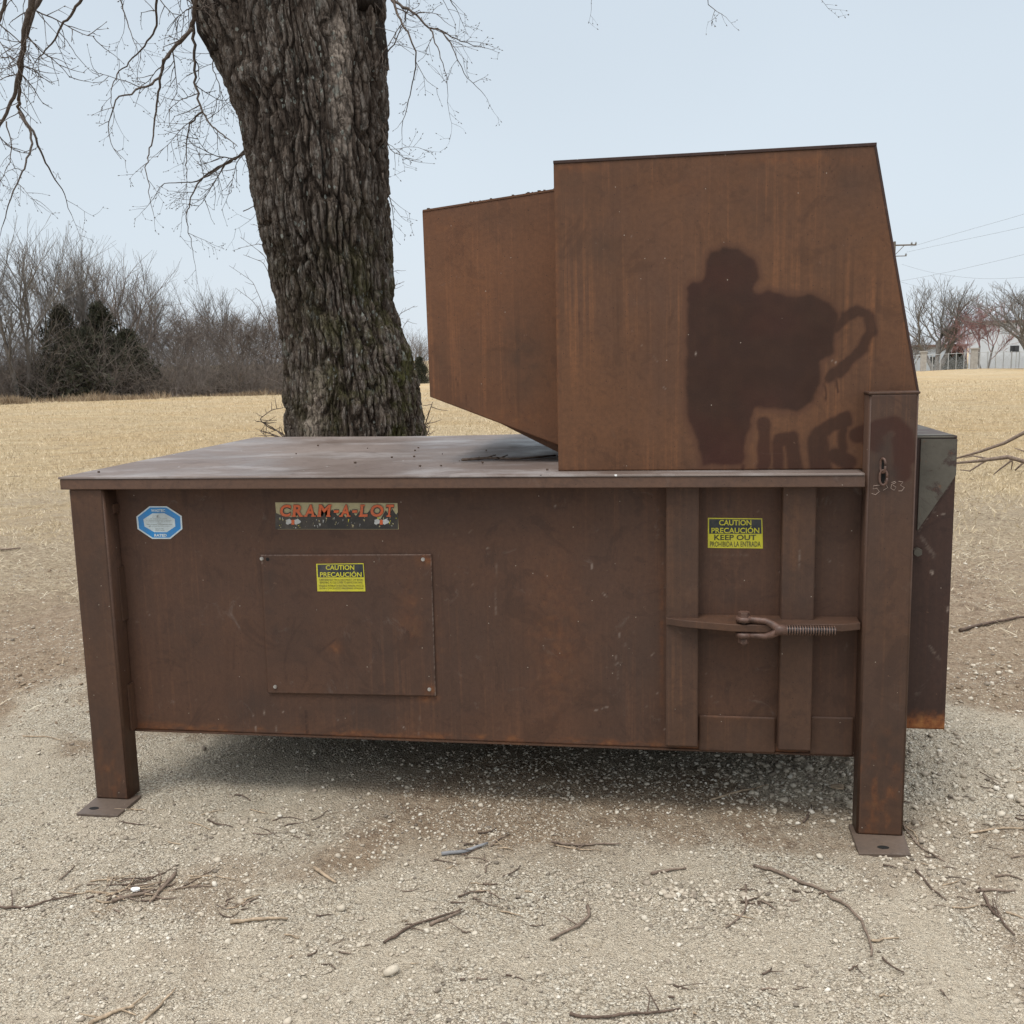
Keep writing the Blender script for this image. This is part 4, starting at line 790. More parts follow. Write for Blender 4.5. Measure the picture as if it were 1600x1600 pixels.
# hanging branches with buds
def branch_mesh(main, r0, r1, y0, seed, dens=1., tlen=(40, 120), dy=.5, side=None, droop=.35):
    R_ = random.Random(seed); b = MB()
    P = [np.array(W(p[0], p[1], y0+dy*math.sin(i*.9+seed)*.3)) for i, p in enumerate(main)]
    Q = []
    for i in range(len(P)-1):
        m_ = max(2, int(np.linalg.norm(P[i+1]-P[i])/.035))
        for j in range(m_): Q.append(P[i]+(P[i+1]-P[i])*j/m_)
    Q.append(P[-1]); Q = np.array(Q)
    if main[0][1] < -20:                       # out of the picture: carry the branch on up to the limb it grows from
        LP = np.array(LIMB); d_ = np.linalg.norm(LP-Q[0], axis=1)+10*(LP[:, 2] < Q[0][2]+.05); a_ = LP[int(np.argmin(d_))]; up0 = Q[0]-Q[3]; up0 /= np.linalg.norm(up0)
        c1 = Q[0]+up0*np.linalg.norm(a_-Q[0])*.45; tt = np.linspace(0, 1, max(6, int(np.linalg.norm(a_-Q[0])/.05)))[:-1, None]; arc_ = (1-tt)**2*a_+2*tt*(1-tt)*c1+tt*tt*Q[0]
        b.tube(list(arc_)+[Q[0]], [r0*(1.35-.35*i/len(arc_)) for i in range(len(arc_)+1)], 7)
    for _ in range(2): Q[1:-1] = (Q[:-2]+Q[1:-1]*2+Q[2:])/4
    Q[1:-1] += np.array([[R_.gauss(0, .004) for _ in range(3)] for _ in range(len(Q)-2)])
    n = len(Q); Rr = [r0+(r1-r0)*(i/(n-1))**.7 for i in range(n)]; b.tube(Q, Rr, 7)
    def bud(p, d, s_): s_ *= .62; b.tube([p, p+d*s_*.9, p+d*s_*2.4], [s_*.3, s_*.5, s_*.08], 5, False)
    def tw(p, d, ln, r, lv):
        m_ = max(3, int(ln/.028)); q = p.copy(); pts = [q.copy()]; dd = d.copy(); curl = R_.uniform(-.05, .13); up = R_.choice([-1, 1, 1])*.05
        for i in range(m_):
            dd = dd+np.array([R_.gauss(0, .13), R_.gauss(0, .13), R_.gauss(0, .11)+up*(i/m_)-curl*.3]); dd /= np.linalg.norm(dd); q = q+dd*ln/m_; pts.append(q.copy())
            if lv < 2 and R_.random() < (.5 if lv == 0 else .26):
                s_ = np.array([R_.gauss(0, 1), R_.gauss(0, .7), R_.gauss(0, 1)]); s_ = s_-dd*(s_@dd); s_ /= np.linalg.norm(s_); d2 = dd*.75+s_*.8; d2 /= np.linalg.norm(d2)
                tw(q, d2, ln*R_.uniform(.25, .6), r*.66, lv+1)
            elif R_.random() < .16:
                s_ = np.array([R_.gauss(0, 1), R_.gauss(0, 1), R_.gauss(0, 1)]); s_ /= np.linalg.norm(s_); d2 = dd*.6+s_*.8; bud(q, d2/np.linalg.norm(d2), .0065)
        b.tube(pts, [r*(1-.6*i/m_) for i in range(m_+1)], 4, False); bud(q, dd, .008)
    step = max(1, int(1.6/dens))
    for i in range(2, n-1, step):
        if R_.random() > .8*dens: continue
        t = Q[min(i+1, n-1)]-Q[i-1]; t /= np.linalg.norm(t); s_ = np.array([R_.gauss(0, 1)+(side or 0), R_.gauss(0, .6), R_.gauss(-droop, .8)]); s_ -= t*(s_@t)*.8; s_ /= np.linalg.norm(s_)
        d = t*.6+s_; d /= np.linalg.norm(d); l_ = R_.uniform(*tlen)*6.2/F*(1.15-.5*i/n); tw(Q[i], d, l_, max(.0016, min(Rr[i]*.5, .0042)), 0)
    tw(Q[-1], (Q[-1]-Q[-2])/np.linalg.norm(Q[-1]-Q[-2]), R_.uniform(.12, .25), r1, 0)
    o = b.build('branch', M_twig, tree, smooth=True); o.location = -TO; return o
def twig_mat():
    M = Mat('branch_bark', .85, .2); M.col(M.ramp(M.noise(60, 5, .7), [(.3, (.05, .037, .03)), (.55, (.1, .076, .06)), (.75, (.17, .145, .12))])); M.bump(M.noise(120, 4), .4, .002); return M.m
M_twig = twig_mat()
BR = [([(120, -160), (70, -60), (52, 0), (38, 50), (34, 100), (20, 160), (-10, 215), (-40, 260)], .034, .007, 2.5, 1., (50, 120), 0),
      ([(80, -40), (42, 45), (33, 95), (30, 150), (28, 172), (48, 200), (52, 225), (38, 262), (20, 300), (5, 350)], .022, .003, 2.7, .8, (40, 90), 0),
      ([(30, 175), (52, 205), (66, 245), (88, 280), (104, 312), (112, 336)], .012, .002, 2.7, .9, (30, 80), .4),
      ([(160, -60), (135, -8), (100, 35), (78, 75), (60, 90)], .014, .004, 2.4, .9, (40, 100), 0),
      ([(262, -90), (243, 0), (246, 42), (228, 72), (200, 98), (182, 115), (172, 150), (178, 185)], .014, .002, 3.3, .7, (30, 70), 0),
      ([(320, -80), (306, 0), (300, 45), (262, 85), (245, 130), (205, 145), (178, 152), (173, 182)], .021, .004, 2.6, .6, (30, 90), 0),
      ([(300, 45), (255, 95), (246, 155), (240, 205), (232, 240), (228, 270), (236, 320)], .013, .002, 2.6, .5, (25, 70), -.2),
      ([(310, -60), (302, 40), (304, 120), (314, 172), (335, 200), (358, 218)], .017, .004, 2.9, .8, (40, 100), 0),
      ([(316, 175), (296, 190), (290, 235), (292, 280)], .008, .002, 2.9, 1., (40, 90), -.2),
      ([(390, 232), (352, 258), (322, 268), (300, 300), (290, 345), (302, 400)], .012, .0018, 3.3, 1., (40, 90), -.2),
      ([(400, 236), (360, 250), (310, 285), (255, 285), (240, 310)], .010, .002, 3.2, 1., (40, 90), -.2),
      ([(380, 330), (400, 320), (425, 330)], .004, .002, 3.4, 1., (30, 80), -.6),
      ([(345, 60), (330, 100), (345, 140), (330, 190)], .006, .002, 3.5, 1.3, (50, 110), -.3),
      ([(590, -60), (610, -2), (650, 22), (672, 46), (690, 48), (720, 64), (748, 72)], .016, .0022, 3.0, .8, (30, 80), .2),
      ([(612, 0), (628, 35), (645, 68), (652, 105), (642, 140), (636, 165), (628, 200)], .010, .002, 2.9, .8, (30, 80), .2),
      ([(672, 46), (682, 72), (694, 100), (700, 150)], .006, .0015, 3.0, .7, (30, 60), .3), ([(690, 48), (712, 80), (725, 115), (758, 150)], .005, .0015, 3.05, .9, (25, 60), .3),
      ([(596, 200), (608, 235), (640, 250)], .005, .0018, 3.2, 1.5, (30, 80), .5), ([(598, 270), (606, 300), (614, 335)], .007, .002, 3.1, 1.4, (30, 80), .8), ([(600, 90), (620, 60), (640, 10)], .006, .002, 3.4, 1.2, (40, 90), .5),
      ([(660, -40), (700, -10), (716, 20)], .007, .002, 3.1, .9, (30, 70), .2), ([(1085, -60), (1102, -10), (1108, 8), (1120, 18)], .006, .0018, 3.0, .7, (20, 40), 0), ([(1275, -50), (1280, -8)], .004, .0015, 3.0, .6, (15, 25), 0), ([(930, -50), (925, -6)], .004, .0015, 3.0, .6, (15, 25), 0),
      ([(200, -50), (188, 0), (200, 40), (215, 80)], .008, .0018, 3.2, 1., (30, 80), 0), ([(20, -50), (0, 30), (-20, 120)], .02, .005, 3.1, 1., (50, 110), .4), ([(10, 190), (20, 240), (0, 290)], .006, .002, 3.2, 1.2, (30, 80), .3)]
for i, (P, a, c, yy, dn_, tl, sd_) in enumerate(BR): branch_mesh(P, a*.85, c*.85, yy, i*13+3, dn_*.72, tl, side=sd_)

# dead sprouts at the foot of the trunk and thin honey-locust like twigs on the far side
def sprout(name, stems, y0, label, seed):
    R_ = random.Random(seed); b = MB(); base = W(*stems[0][0], y0)
    for P in stems:
        Q = np.array([W(p[0], p[1], y0+R_.uniform(-.08, .08)) for p in P]); t = np.linspace(0, len(Q)-1, len(Q)*5); Q = np.stack([np.interp(t, range(len(Q)), Q[:, j]) for j in range(3)], -1); Q[1:-1] = (Q[:-2]+Q[1:-1]*2+Q[2:])/4
        b.tube(Q, [.0045*(1-.65*i/len(Q)) for i in range(len(Q))], 5)
        for i in range(3, len(Q)-1, 2):
            d = np.array([R_.gauss(0, 1), R_.gauss(0, 1), R_.gauss(.2, .8)]); d /= np.linalg.norm(d); l_ = R_.uniform(.02, .12); b.tube([Q[i], Q[i]+d*l_*.5, Q[i]+d*l_+np.array([0, 0, .01])], [.0022, .0018, .001], 4, False)
    o = b.build(name, M_twig, None, smooth=True); tag(o, label, 'sapling')
sprout('thorny_sprout', [[(452, 690), (440, 676), (420, 668), (405, 655), (425, 640), (450, 636)], [(450, 690), (432, 672), (412, 660), (402, 658)], [(450, 688), (430, 680), (405, 672), (425, 690)], [(455, 692), (436, 684), (424, 680)]], 2.85, 'tangle of thin thorny dead shoots left of the tree trunk', 5)
sprout('thorny_sprout', [[(655, 690), (664, 665), (672, 640), (676, 628)], [(655, 690), (662, 672), (668, 660)], [(658, 690), (668, 676), (672, 664)]], 2.95, 'few thin upright dead shoots right of the tree trunk', 6)
sprout('bare_sapling', [[(452, 600), (430, 530), (408, 470), (395, 440), (358, 415)], [(430, 530), (415, 500), (395, 470), (368, 450)], [(440, 480), (415, 400), (375, 370)], [(440, 470), (412, 410), (380, 398)], [(436, 440), (410, 380), (372, 388)], [(452, 560), (425, 560), (400, 545)], [(452, 600), (420, 590), (395, 598)], [(446, 430), (420, 360), (395, 350)]], 7.5, 'thin bare sapling peeking out left of the trunk against the sky', 8)
sprout('bare_sapling', [[(600, 640), (618, 560), (630, 510), (640, 498)], [(612, 520), (625, 490), (648, 478)], [(606, 470), (618, 445), (632, 440)], [(606, 440), (612, 425), (622, 422)], [(600, 640), (604, 560), (606, 420)]], 7.5, 'thin bare sapling peeking out right of the trunk', 9)

# ------------------------------------------------------------------ background trees
def tmat(name, c, v=.3):
    M = Mat(name, .95, .1); M.col(M.mix(M.rng(M.noise(2.5, 4), .35, .65), tuple(a*(1-v) for a in c), tuple(a*(1+v) for a in c))); return M.m
M_bare = tmat('bare_tree_bark', (.19, .175, .16)); M_bare2 = tmat('brown_twig_bark', (.165, .135, .115)); M_red = tmat('reddish_budding_twigs', (.32, .2, .195)); M_ced = tmat('cedar_foliage', (.045, .046, .031), .45); M_brush = tmat('brush_stems', (.165, .14, .122), .35)
def segmesh(name, S_, k=3):
    S_ = np.array(S_); p0, p1, r0, r1 = S_[:, 0:3], S_[:, 3:6], S_[:, 6], S_[:, 7]; d = p1-p0; d /= (np.linalg.norm(d, axis=1, keepdims=True)+1e-9)
    a = np.where(np.abs(d[:, 2:3]) < .9, np.array([[0, 0, 1.]]), np.array([[1., 0, 0]])); u = np.cross(d, a); u /= np.linalg.norm(u, axis=1, keepdims=True); w = np.cross(d, u); n = len(S_)
    V = np.zeros((n, 2*k, 3))
    for j in range(k):
        q = 2*math.pi*j/k; o = u*math.cos(q)+w*math.sin(q); V[:, j] = p0+o*r0[:, None]; V[:, k+j] = p1+o*r1[:, None]
    b_ = (np.arange(n)*2*k)[:, None]; Fc = np.concatenate([np.stack([b_[:, 0]+j, b_[:, 0]+(j+1) % k, b_[:, 0]+k+(j+1) % k, b_[:, 0]+k+j], -1) for j in range(k)])
    return npmesh(name, V.reshape(-1, 3), Fc)
def bare(seed, h, stems=2, spread=.5, base=.25, trunk_r=.16, rmin=.009, lv=5, upw=.12, dens=1.):
    R_ = random.Random(seed); T, C_ = [], []
    def g(p, d, ln, r, l):
        n = 4 if l < 3 else 3; q = p
        for i in range(n):
            d = d+np.array([R_.gauss(0, .11), R_.gauss(0, .11), R_.gauss(upw, .07)]); d /= np.linalg.norm(d); q2 = q+d*ln/n; r2 = max(rmin*.8, r*(1-.3/n*1.1))
            (T if l == 0 else C_).append((*q, *q2, r, r2)); q, r = q2, r2
            if l < lv and (l > 0 or i >= 1) and R_.random() < .82*dens:
                s_ = np.array([R_.gauss(0, 1), R_.gauss(0, 1), R_.gauss(0, .5)]); s_ -= d*(s_@d); s_ /= np.linalg.norm(s_); k_ = R_.uniform(.45, 1.)*spread*1.6; d2 = d+s_*k_; d2 /= np.linalg.norm(d2)
                g(q, d2, ln*R_.uniform(.5, .78), max(rmin, r*.58), l+1)
        if l < lv:
            for _ in range(2):
                s_ = np.array([R_.gauss(0, 1), R_.gauss(0, 1), R_.gauss(0, .4)]); d2 = d+s_*spread*.55; d2 /= np.linalg.norm(d2); g(q, d2, ln*R_.uniform(.55, .8), max(rmin, r*.72), l+1)
    for s_ in range(stems):
        a = R_.uniform(0, 6.28); d = np.array([math.cos(a)*.22*(stems > 1), math.sin(a)*.22*(stems > 1), 1]); d /= np.linalg.norm(d); g(np.array([.15*math.cos(a), .15*math.sin(a), -.3]), d, h*.30+.3, trunk_r*R_.uniform(.75, 1), 0)
    return T, C_
def fit(T, C_, h):
    A0 = np.array(T+C_); k = h/max(A0[:, 5].max(), .1); T, C_ = np.array(T), np.array(C_)
    T[:, :6] *= k; C_[:, :6] *= k; return T, C_
PROTO = {}
def proto(key, *a, h=10, mats=None, **kw):
    T, C_ = fit(*bare(*a, h, **kw), h); PROTO[key] = (segmesh('trunk', T, 6), segmesh('crown', C_, 3), h)
    PROTO[key][0].materials.append(mats[0]); PROTO[key][1].materials.append(mats[1])
proto('tall', 11, h=10, mats=(M_bare, M_bare), stems=3, spread=.5, trunk_r=.15, rmin=.0075, lv=4, upw=.07); proto('tall2', 12, h=10, mats=(M_bare, M_bare), stems=2, spread=.52, trunk_r=.17, rmin=.0075, lv=4, upw=.06)
proto('tall3', 13, h=10, mats=(M_bare, M_bare2), stems=2, spread=.58, trunk_r=.14, rmin=.0075, lv=4, upw=.05); proto('scrub', 14, h=7, mats=(M_bare, M_bare2), stems=4, spread=.75, trunk_r=.1, rmin=.008, lv=4, upw=.04)
proto('oak', 31, h=10, mats=(M_bare, M_bare), stems=4, spread=.52, trunk_r=.24, rmin=.013, lv=4, upw=.06, dens=.9); proto('red', 16, h=6, mats=(M_bare, M_red), stems=2, spread=.6, trunk_r=.09, rmin=.012, lv=4, upw=.06)
def ground_at(px, D):
    """point on the terrain seen in column px at distance D from the camera"""
    d = ray(px, 560.); d = d/np.hypot(d[0], d[1]); x, y = CAM[0]+d[0]*D, CAM[1]+d[1]*D; return x, y, float(terrain(np.array([x]), np.array([y]))[0])
def plant(key, px, D, toppy, label, name='bare_tree', group=None, rot=0, wide=1.):
    x, y, z = ground_at(px, D); gy = PX((x, y, z))[1]; h = (gy-toppy)*D/F; T, C_, h0 = PROTO[key]; e_ = empty(name, (x, y, z)); k = h/h0
    e_.rotation_euler = (0, 0, rot); e_.scale = (k*wide, k*wide, k)
    link('trunk', T, None, e_); link('crown', C_, None, e_)
    return tag(e_, label, 'tree', group)
GT = 'bare trees of the wood edge'
left = [('tall2', -135, 72, 395, 'bare tree beyond the left edge of the picture, nearer one'), ('tall3', -215, 75, 405, 'bare tree beyond the left edge of the picture, farther one'), ('tall3', 478, 84, 470, 'bare tree behind the big trunk, left one'), ('scrub', 520, 86, 490, 'bare tree behind the big trunk, middle one'), ('scrub', 556, 92, 500, 'bare tree behind the big trunk, right one'),
        ('tall', -60, 70, 400, 'bare tree at the far left edge of the wood, cut off by the frame'), ('tall2', 28, 71, 372, 'tall forked bare tree, leftmost full tree of the wood edge'), ('tall3', 75, 78, 400, 'slender bare tree just right of the leftmost forked one'),
        ('tall', 122, 76, 388, 'tall bare tree rising behind the left cedar'), ('tall2', 165, 80, 402, 'bare tree with upright limbs between the two cedar tops'), ('tall3', 205, 76, 398, 'bare tree rising just behind the right cedar'), ('tall', 245, 84, 432, 'paler bare tree right of the cedars'),
        ('scrub', 285, 82, 480, 'low spreading bare tree in the dip of the wood edge'), ('tall2', 335, 86, 440, 'lone taller bare tree right of the dip'), ('scrub', 372, 80, 476, 'bushy brown bare tree left of the big trunk'), ('scrub', 420, 78, 474, 'bushy brown bare tree partly behind the big trunk'), ('scrub', 310, 90, 486, 'small bare tree left of the lone taller one')]
for i, (k, px, D, t, lb) in enumerate(left): plant(k, px, D, t, lb, group=GT, rot=i*1.3, wide=1.0 if k != 'scrub' else 1.15)
plant('tall3', 648, 132, 508, 'distant bare tree in the gap between trunk and feed chute', rot=.5); plant('tall', 664, 138, 524, 'distant bare tree half hidden by the feed chute', rot=2.)
# understory
def thicket(name, px0, px1, D0, D1, top0, top1, n, label, seed, mat, r=(.008, .02), lean=.5):
    R_ = np.random.default_rng(seed); S_ = []; px = R_.uniform(px0, px1, n); D = R_.uniform(D0, D1, n)
    d = ray(0, 560.)
    for i in range(n):
        x, y, z = 0, 0, 0; dd = ray(px[i], 560.); dd = dd/np.hypot(dd[0], dd[1]); x, y = CAM[0]+dd[0]*D[i], CAM[1]+dd[1]*D[i]
        S_.append((x, y))
    xy = np.array(S_); z = terrain(xy[:, 0], xy[:, 1]); out = []
    hh = (top0+(top1-top0)*R_.uniform(0, 1, n)**1.3)*(1+.45*vn(px*.035, px*0, s=seed)); P = np.column_stack([xy, z-.05]); dr = np.column_stack([R_.normal(0, lean, n), R_.normal(0, lean, n), np.ones(n)]); dr /= np.linalg.norm(dr, axis=1, keepdims=True)
    rr = R_.uniform(*r, n); steps = 5
    for s_ in range(steps):
        dr = dr+R_.normal(0, .22, (n, 3))-np.array([0, 0, .16])*s_/steps; dr /= np.linalg.norm(dr, axis=1, keepdims=True); P2 = P+dr*(hh/steps)[:, None]; r2 = rr*.82; out.append(np.column_stack([P, P2, rr, r2]))
        for _ in range(2):
            d2 = dr+R_.normal(0, .6, (n, 3)); d2 /= np.linalg.norm(d2, axis=1, keepdims=True); P3 = P2+d2*(hh*.22)[:, None]; out.append(np.column_stack([P2, P3, r2*.6, r2*.35]))
            d3 = d2+R_.normal(0, .5, (n, 3)); d3 /= np.linalg.norm(d3, axis=1, keepdims=True); out.append(np.column_stack([P3, P3+d3*(hh*.14)[:, None], r2*.35, r2*.22]))
        P, rr = P2, r2
    return tag(link(name, segmesh(name, np.concatenate(out), 3), mat), label, 'brush', kind='stuff')
thicket('brush', -260, 575, 69.5, 92, 1.6, 5.2, 7400, 'dense grey brown leafless brush filling the foot of the wood', 301, M_brush, (.01, .024))
thicket('brush', 610, 680, 128, 140, 1.5, 3.5, 160, 'far low brush in the gap beside the feed chute', 302, M_brush, (.02, .04))
# cedars
def cedar(px, D, toppy, w, label, seed):
    R_ = np.random.default_rng(seed); x, y, z = ground_at(px, D); gy = PX((x, y, z))[1]; h = (gy-toppy)*D/F; e_ = tag(empty('cedar', (x, y, z)), label, 'tree', 'dark cedars in the wood edge')
    b = MB(); b.tube([(0, 0, -.2), (.05, 0, h*.5), (0, .04, h*.95)], [.14, .08, .02], 7); b.build('trunk', M_bare, e_)
    n = 11000; lobes = R_.uniform(0, 1, (70, 3)); t = R_.uniform(.02, 1, 70)**.9; rad = w*(1-t)**.8*(.2+1.0*lobes[:, 0]); an = lobes[:, 1]*6.28
    cx, cy, cz = rad*np.cos(an), rad*np.sin(an), t*h*.93; k = R_.integers(0, 70, n); sig = (.10+.24*(1-t[k]))*w*.6
    p = np.column_stack([cx[k]+R_.normal(0, 1, n)*sig, cy[k]+R_.normal(0, 1, n)*sig, cz[k]+R_.normal(0, 1, n)*sig*.8+.1]); p[:, 2] = np.clip(p[:, 2], .05, h)
    a = R_.normal(0, 1, (n, 3))+np.array([0, 0, .7]); a /= np.linalg.norm(a, axis=1, keepdims=True); c_ = np.cross(a, R_.normal(0, 1, (n, 3))); c_ /= np.linalg.norm(c_, axis=1, keepdims=True); l_ = R_.uniform(.12, .3, (n, 1))*w/2; ww = R_.uniform(.02, .05, (n, 1))*w/2
    V = np.stack([p-c_*ww, p+c_*ww, p+a*l_], 1).reshape(-1, 3); link('crown', npmesh('crown', V, np.arange(3*n).reshape(-1, 3)), M_ced, e_)
cedar(100, 73.5, 490, 2.5, 'dark cedar with a blunt top, leftmost of the cedars', 401); cedar(160, 73.5, 484, 2.7, 'dark cedar with a pointed top, tallest of the cedars', 402); cedar(135, 72, 526, 3.2, 'low broad dark cedar in front of the two tall ones', 403); cedar(200, 73, 524, 2.5, 'small dark cedar at the right of the cedar clump', 404); cedar(352, 76, 572, 1.3, 'small dark cedar sunk in the brush near the big trunk', 405); cedar(655, 126, 558, 1.6, 'distant dark cedar in the gap beside the feed chute', 406)
# tall tan weeds at the wood edge
x = []; y = []
for _ in range(7000):
    px = random.choice([random.uniform(-60, 460), random.gauss(165, 40), random.gauss(380, 20), random.gauss(10, 15)]); D = random.uniform(64, 69.5) if px < 260 else random.uniform(68, 74); a, b_, c_ = ground_at(px, D); x.append(a); y.append(b_)
x, y = np.array(x), np.array(y); n = len(x); M_weed = straw_mat('tan_weeds', [(0, (.15, .11, .075)), (.3, (.24, .175, .115)), (.7, (.33, .25, .165)), (1, (.46, .37, .24))])
tag(blades('tall_weeds', x, y, rng.uniform(.12, .3, n)+.7*np.clip(fbm(x*.25, y*.25, o=3, s=303)+.05, 0, 1)*rng.uniform(.3, 1.3, n), rng.uniform(.015, .04, n), rng.uniform(.7, 1.55, n), M_weed), 'fringe of tall tan weeds along the foot of the wood', 'weeds', kind='stuff')

# right background: yard beyond a chain-link fence
DF = 122.
plant('oak', 1462, 128, 444, 'large round crowned bare tree beyond the fence, right of the hopper', rot=.4, wide=1.25); plant('red', 1540, 126, 474, 'smaller pinkish budding tree beyond the fence, beside the stone pillar', rot=1.1, wide=1.35)
plant('oak', 1622, 120, 440, 'bare tree at the right edge of the picture, partly cut off', rot=2.4, wide=1.25); plant('red', 1500, 150, 508, 'low reddish shrub like tree behind the large round one', rot=3., wide=1.5); plant('scrub', 1425, 140, 520, 'dark bare tree half hidden by the hopper edge', rot=.2)
def gpt(px, D): return np.array(ground_at(px, D))
M_wall = plain('white_siding', (.52, .56, .6), .6, .05, .5); M_wall2 = plain('pale_grey_siding', (.42, .47, .52), .6, .05, .5); M_roof = plain('brown_roof_edge', (.16, .1, .085), .7)
def facade_block(name, pxa, pxb, D, dD, toppy, mat, label):
    a, b_ = gpt(pxa, D), gpt(pxb, D); z0 = min(a[2], b_[2])-.5; ztop = CAM[2]+(PX((a[0], a[1], CAM[2]))[1]-toppy)*D/F
    r_ = (a+b_)/2; n_ = (r_-CAM); n_[2] = 0; n_ /= np.linalg.norm(n_); back = n_*dD; e_ = tag(empty(name, (float(r_[0]), float(r_[1]), float(z0+.5))), label, 'building'); o_ = np.array(e_.location)
    def quadbox(p, q, dep, z0_, z1_, mat_, nm):
        b = MB(); P = [p, q, q+n_*dep, p+n_*dep]; b.prism([tuple((v-o_)[:2]) for v in P], 2, z0_-o_[2], z1_-o_[2]); return b.build(nm, mat_, e_)
    quadbox(a, b_, dD, z0, ztop, mat, 'wall'); t = (b_-a)/np.linalg.norm(b_-a); quadbox(a-t*.4-n_*.35, b_+t*.4-n_*.35, dD+.7, ztop+.01, ztop+.35, M_roof, 'roof')
    return e_, a, t, n_, o_
e1, a1, t1, n1_, o1 = facade_block('warehouse', 1513, 1720, 160, 25, 510, M_wall, 'long white warehouse with a brown roof edge behind the bare trees')
e2, a2, t2, n2_, o2 = facade_block('shed', 1420, 1511, 168, 12, 543, M_wall2, 'lower pale grey building left of the white warehouse')
for k in (3, 6.5):
    b = MB(); p = a2+t2*k-n2_*.06-o2; b.prism([tuple(p[:2]), tuple((p+t2*1.)[:2]), tuple((p+t2*1.+n2_*.05)[:2]), tuple((p+n2_*.05)[:2])], 2, .9, 2.1); b.build('window', M_dark, e2)
# fence
M_post = plain('galvanised_post', (.45, .46, .46), .5, .1, 3, .5, .3); M_net = plain('chain_link_wire', (.4, .42, .42), .5, .1, 3)
fe = tag(empty('chain_link_fence', tuple(gpt(1510, DF))), 'grey chain-link fence running along the far edge of the field', 'fence'); fo = np.array(fe.location)
pxs = np.arange(1408, 1660, 12.3); FP = [gpt(p, DF+(p-1400)*.01) for p in pxs]; FH = 1.75
for p in FP:
    b = MB(); b.tube([p-fo+np.array([0, 0, -.2]), p-fo+np.array([0, 0, FH+.1])], .045, 6); b.build('fence_post', M_post, fe)
b = MB(); b.tube([p-fo+np.array([0, 0, FH]) for p in FP], .028, 5)
S_ = []
for i in range(len(FP)-1):
    p, q = FP[i]-fo, FP[i+1]-fo; m_ = 9
    run = FH/np.linalg.norm(q-p)*.9
    for j in range(-m_, m_*2):
        for s_ in (1, -1):
            u0 = j/m_; u1 = u0+run*s_; t0, t1 = 0., 1.
            lo, hi = (0-u0)/(u1-u0), (1-u0)/(u1-u0); t0, t1 = max(0, min(lo, hi)), min(1, max(lo, hi))
            if t1 > t0+.02: S_.append((*(p+(q-p)*(u0+(u1-u0)*t0)+[0, 0, FH*t0+.02]), *(p+(q-p)*(u0+(u1-u0)*t1)+[0, 0, FH*t1]), .006, .006))
b.build('top_rail', M_post, fe); link('wire_mesh', segmesh('wire_mesh', S_, 3), M_net, fe)
M_pil = plain('beige_stone_pillar', (.36, .34, .31), .8, .2, 3)
for px, w_, lb in ((1443, .55, 'beige stone gate pillar left of the large round bare tree, beside the fence'), (1522, .62, 'beige stone gate pillar beside the pinkish tree')):
    p = gpt(px, DF-1.2); e_ = tag(empty('stone_pillar', tuple(p)), lb, 'pillar', None); b = MB(); b.box((-w_/2, -w_/2, -.2), (w_/2, w_/2, 2.0), .02); b.build('shaft', M_pil, e_); b = MB(); b.box((-w_/2-.08, -w_/2-.08, 2.003), (w_/2+.08, w_/2+.08, 2.16), .02); b.build('cap', M_pil, e_)
for px, lb in ((1581, 'small dark sign board on a post beyond the fence, left one of the pair'), (1588, 'small dark sign board on a post beyond the fence, right one of the pair')):
    p = gpt(px, DF+6); e_ = tag(empty('sign_board', tuple(p)), lb, 'sign', None); b = MB(); b.box((-.24, -.03, 2.), (.24, .03, 2.75), .01); b.build('board', plain('dark_sign_face', (.05, .055, .06), .5), e_); b = MB(); b.tube([(0, .05, -.2), (0, .05, 2.7)], .04, 8); b.build('post', M_post, e_)
def shrub(px, D, h, w_, lb, seed):
    R_ = np.random.default_rng(seed); p = gpt(px, D); n = 2500; t = R_.uniform(0, 1, n); a = R_.uniform(0, 6.28, n); r_ = w_*np.sqrt(R_.uniform(0, 1, n))*np.clip(1.05-t**1.6, 0, 1); P = np.column_stack([r_*np.cos(a), r_*np.sin(a), .1+t*h])
    e_ = tag(empty('evergreen_shrub', tuple(p)), lb, 'shrub', 'evergreen shrubs against the far buildings'); b = MB(); b.tube([(0, 0, -.1), (0, 0, h*.6)], [.05, .02], 6); b.build('stem', M_bare, e_)
    d = R_.normal(0, 1, (n, 3))+[0, 0, .8]; d /= np.linalg.norm(d, axis=1, keepdims=True); c_ = np.cross(d, R_.normal(0, 1, (n, 3))); c_ /= np.linalg.norm(c_, axis=1, keepdims=True)
    link('foliage', npmesh('foliage', np.stack([P-c_*.05, P+c_*.05, P+d*.22], 1).reshape(-1, 3), np.arange(3*n).reshape(-1, 3)), M_ced, e_)
shrub(1483, 150, 2.4, .9, 'round dark evergreen shrub before the grey building, left one', 501); shrub(1491, 152, 3.4, .55, 'narrow upright dark evergreen between the two round shrubs', 502); shrub(1500, 150, 3.2, 1.1, 'larger rounded dark evergreen left of the stone pillar', 503)
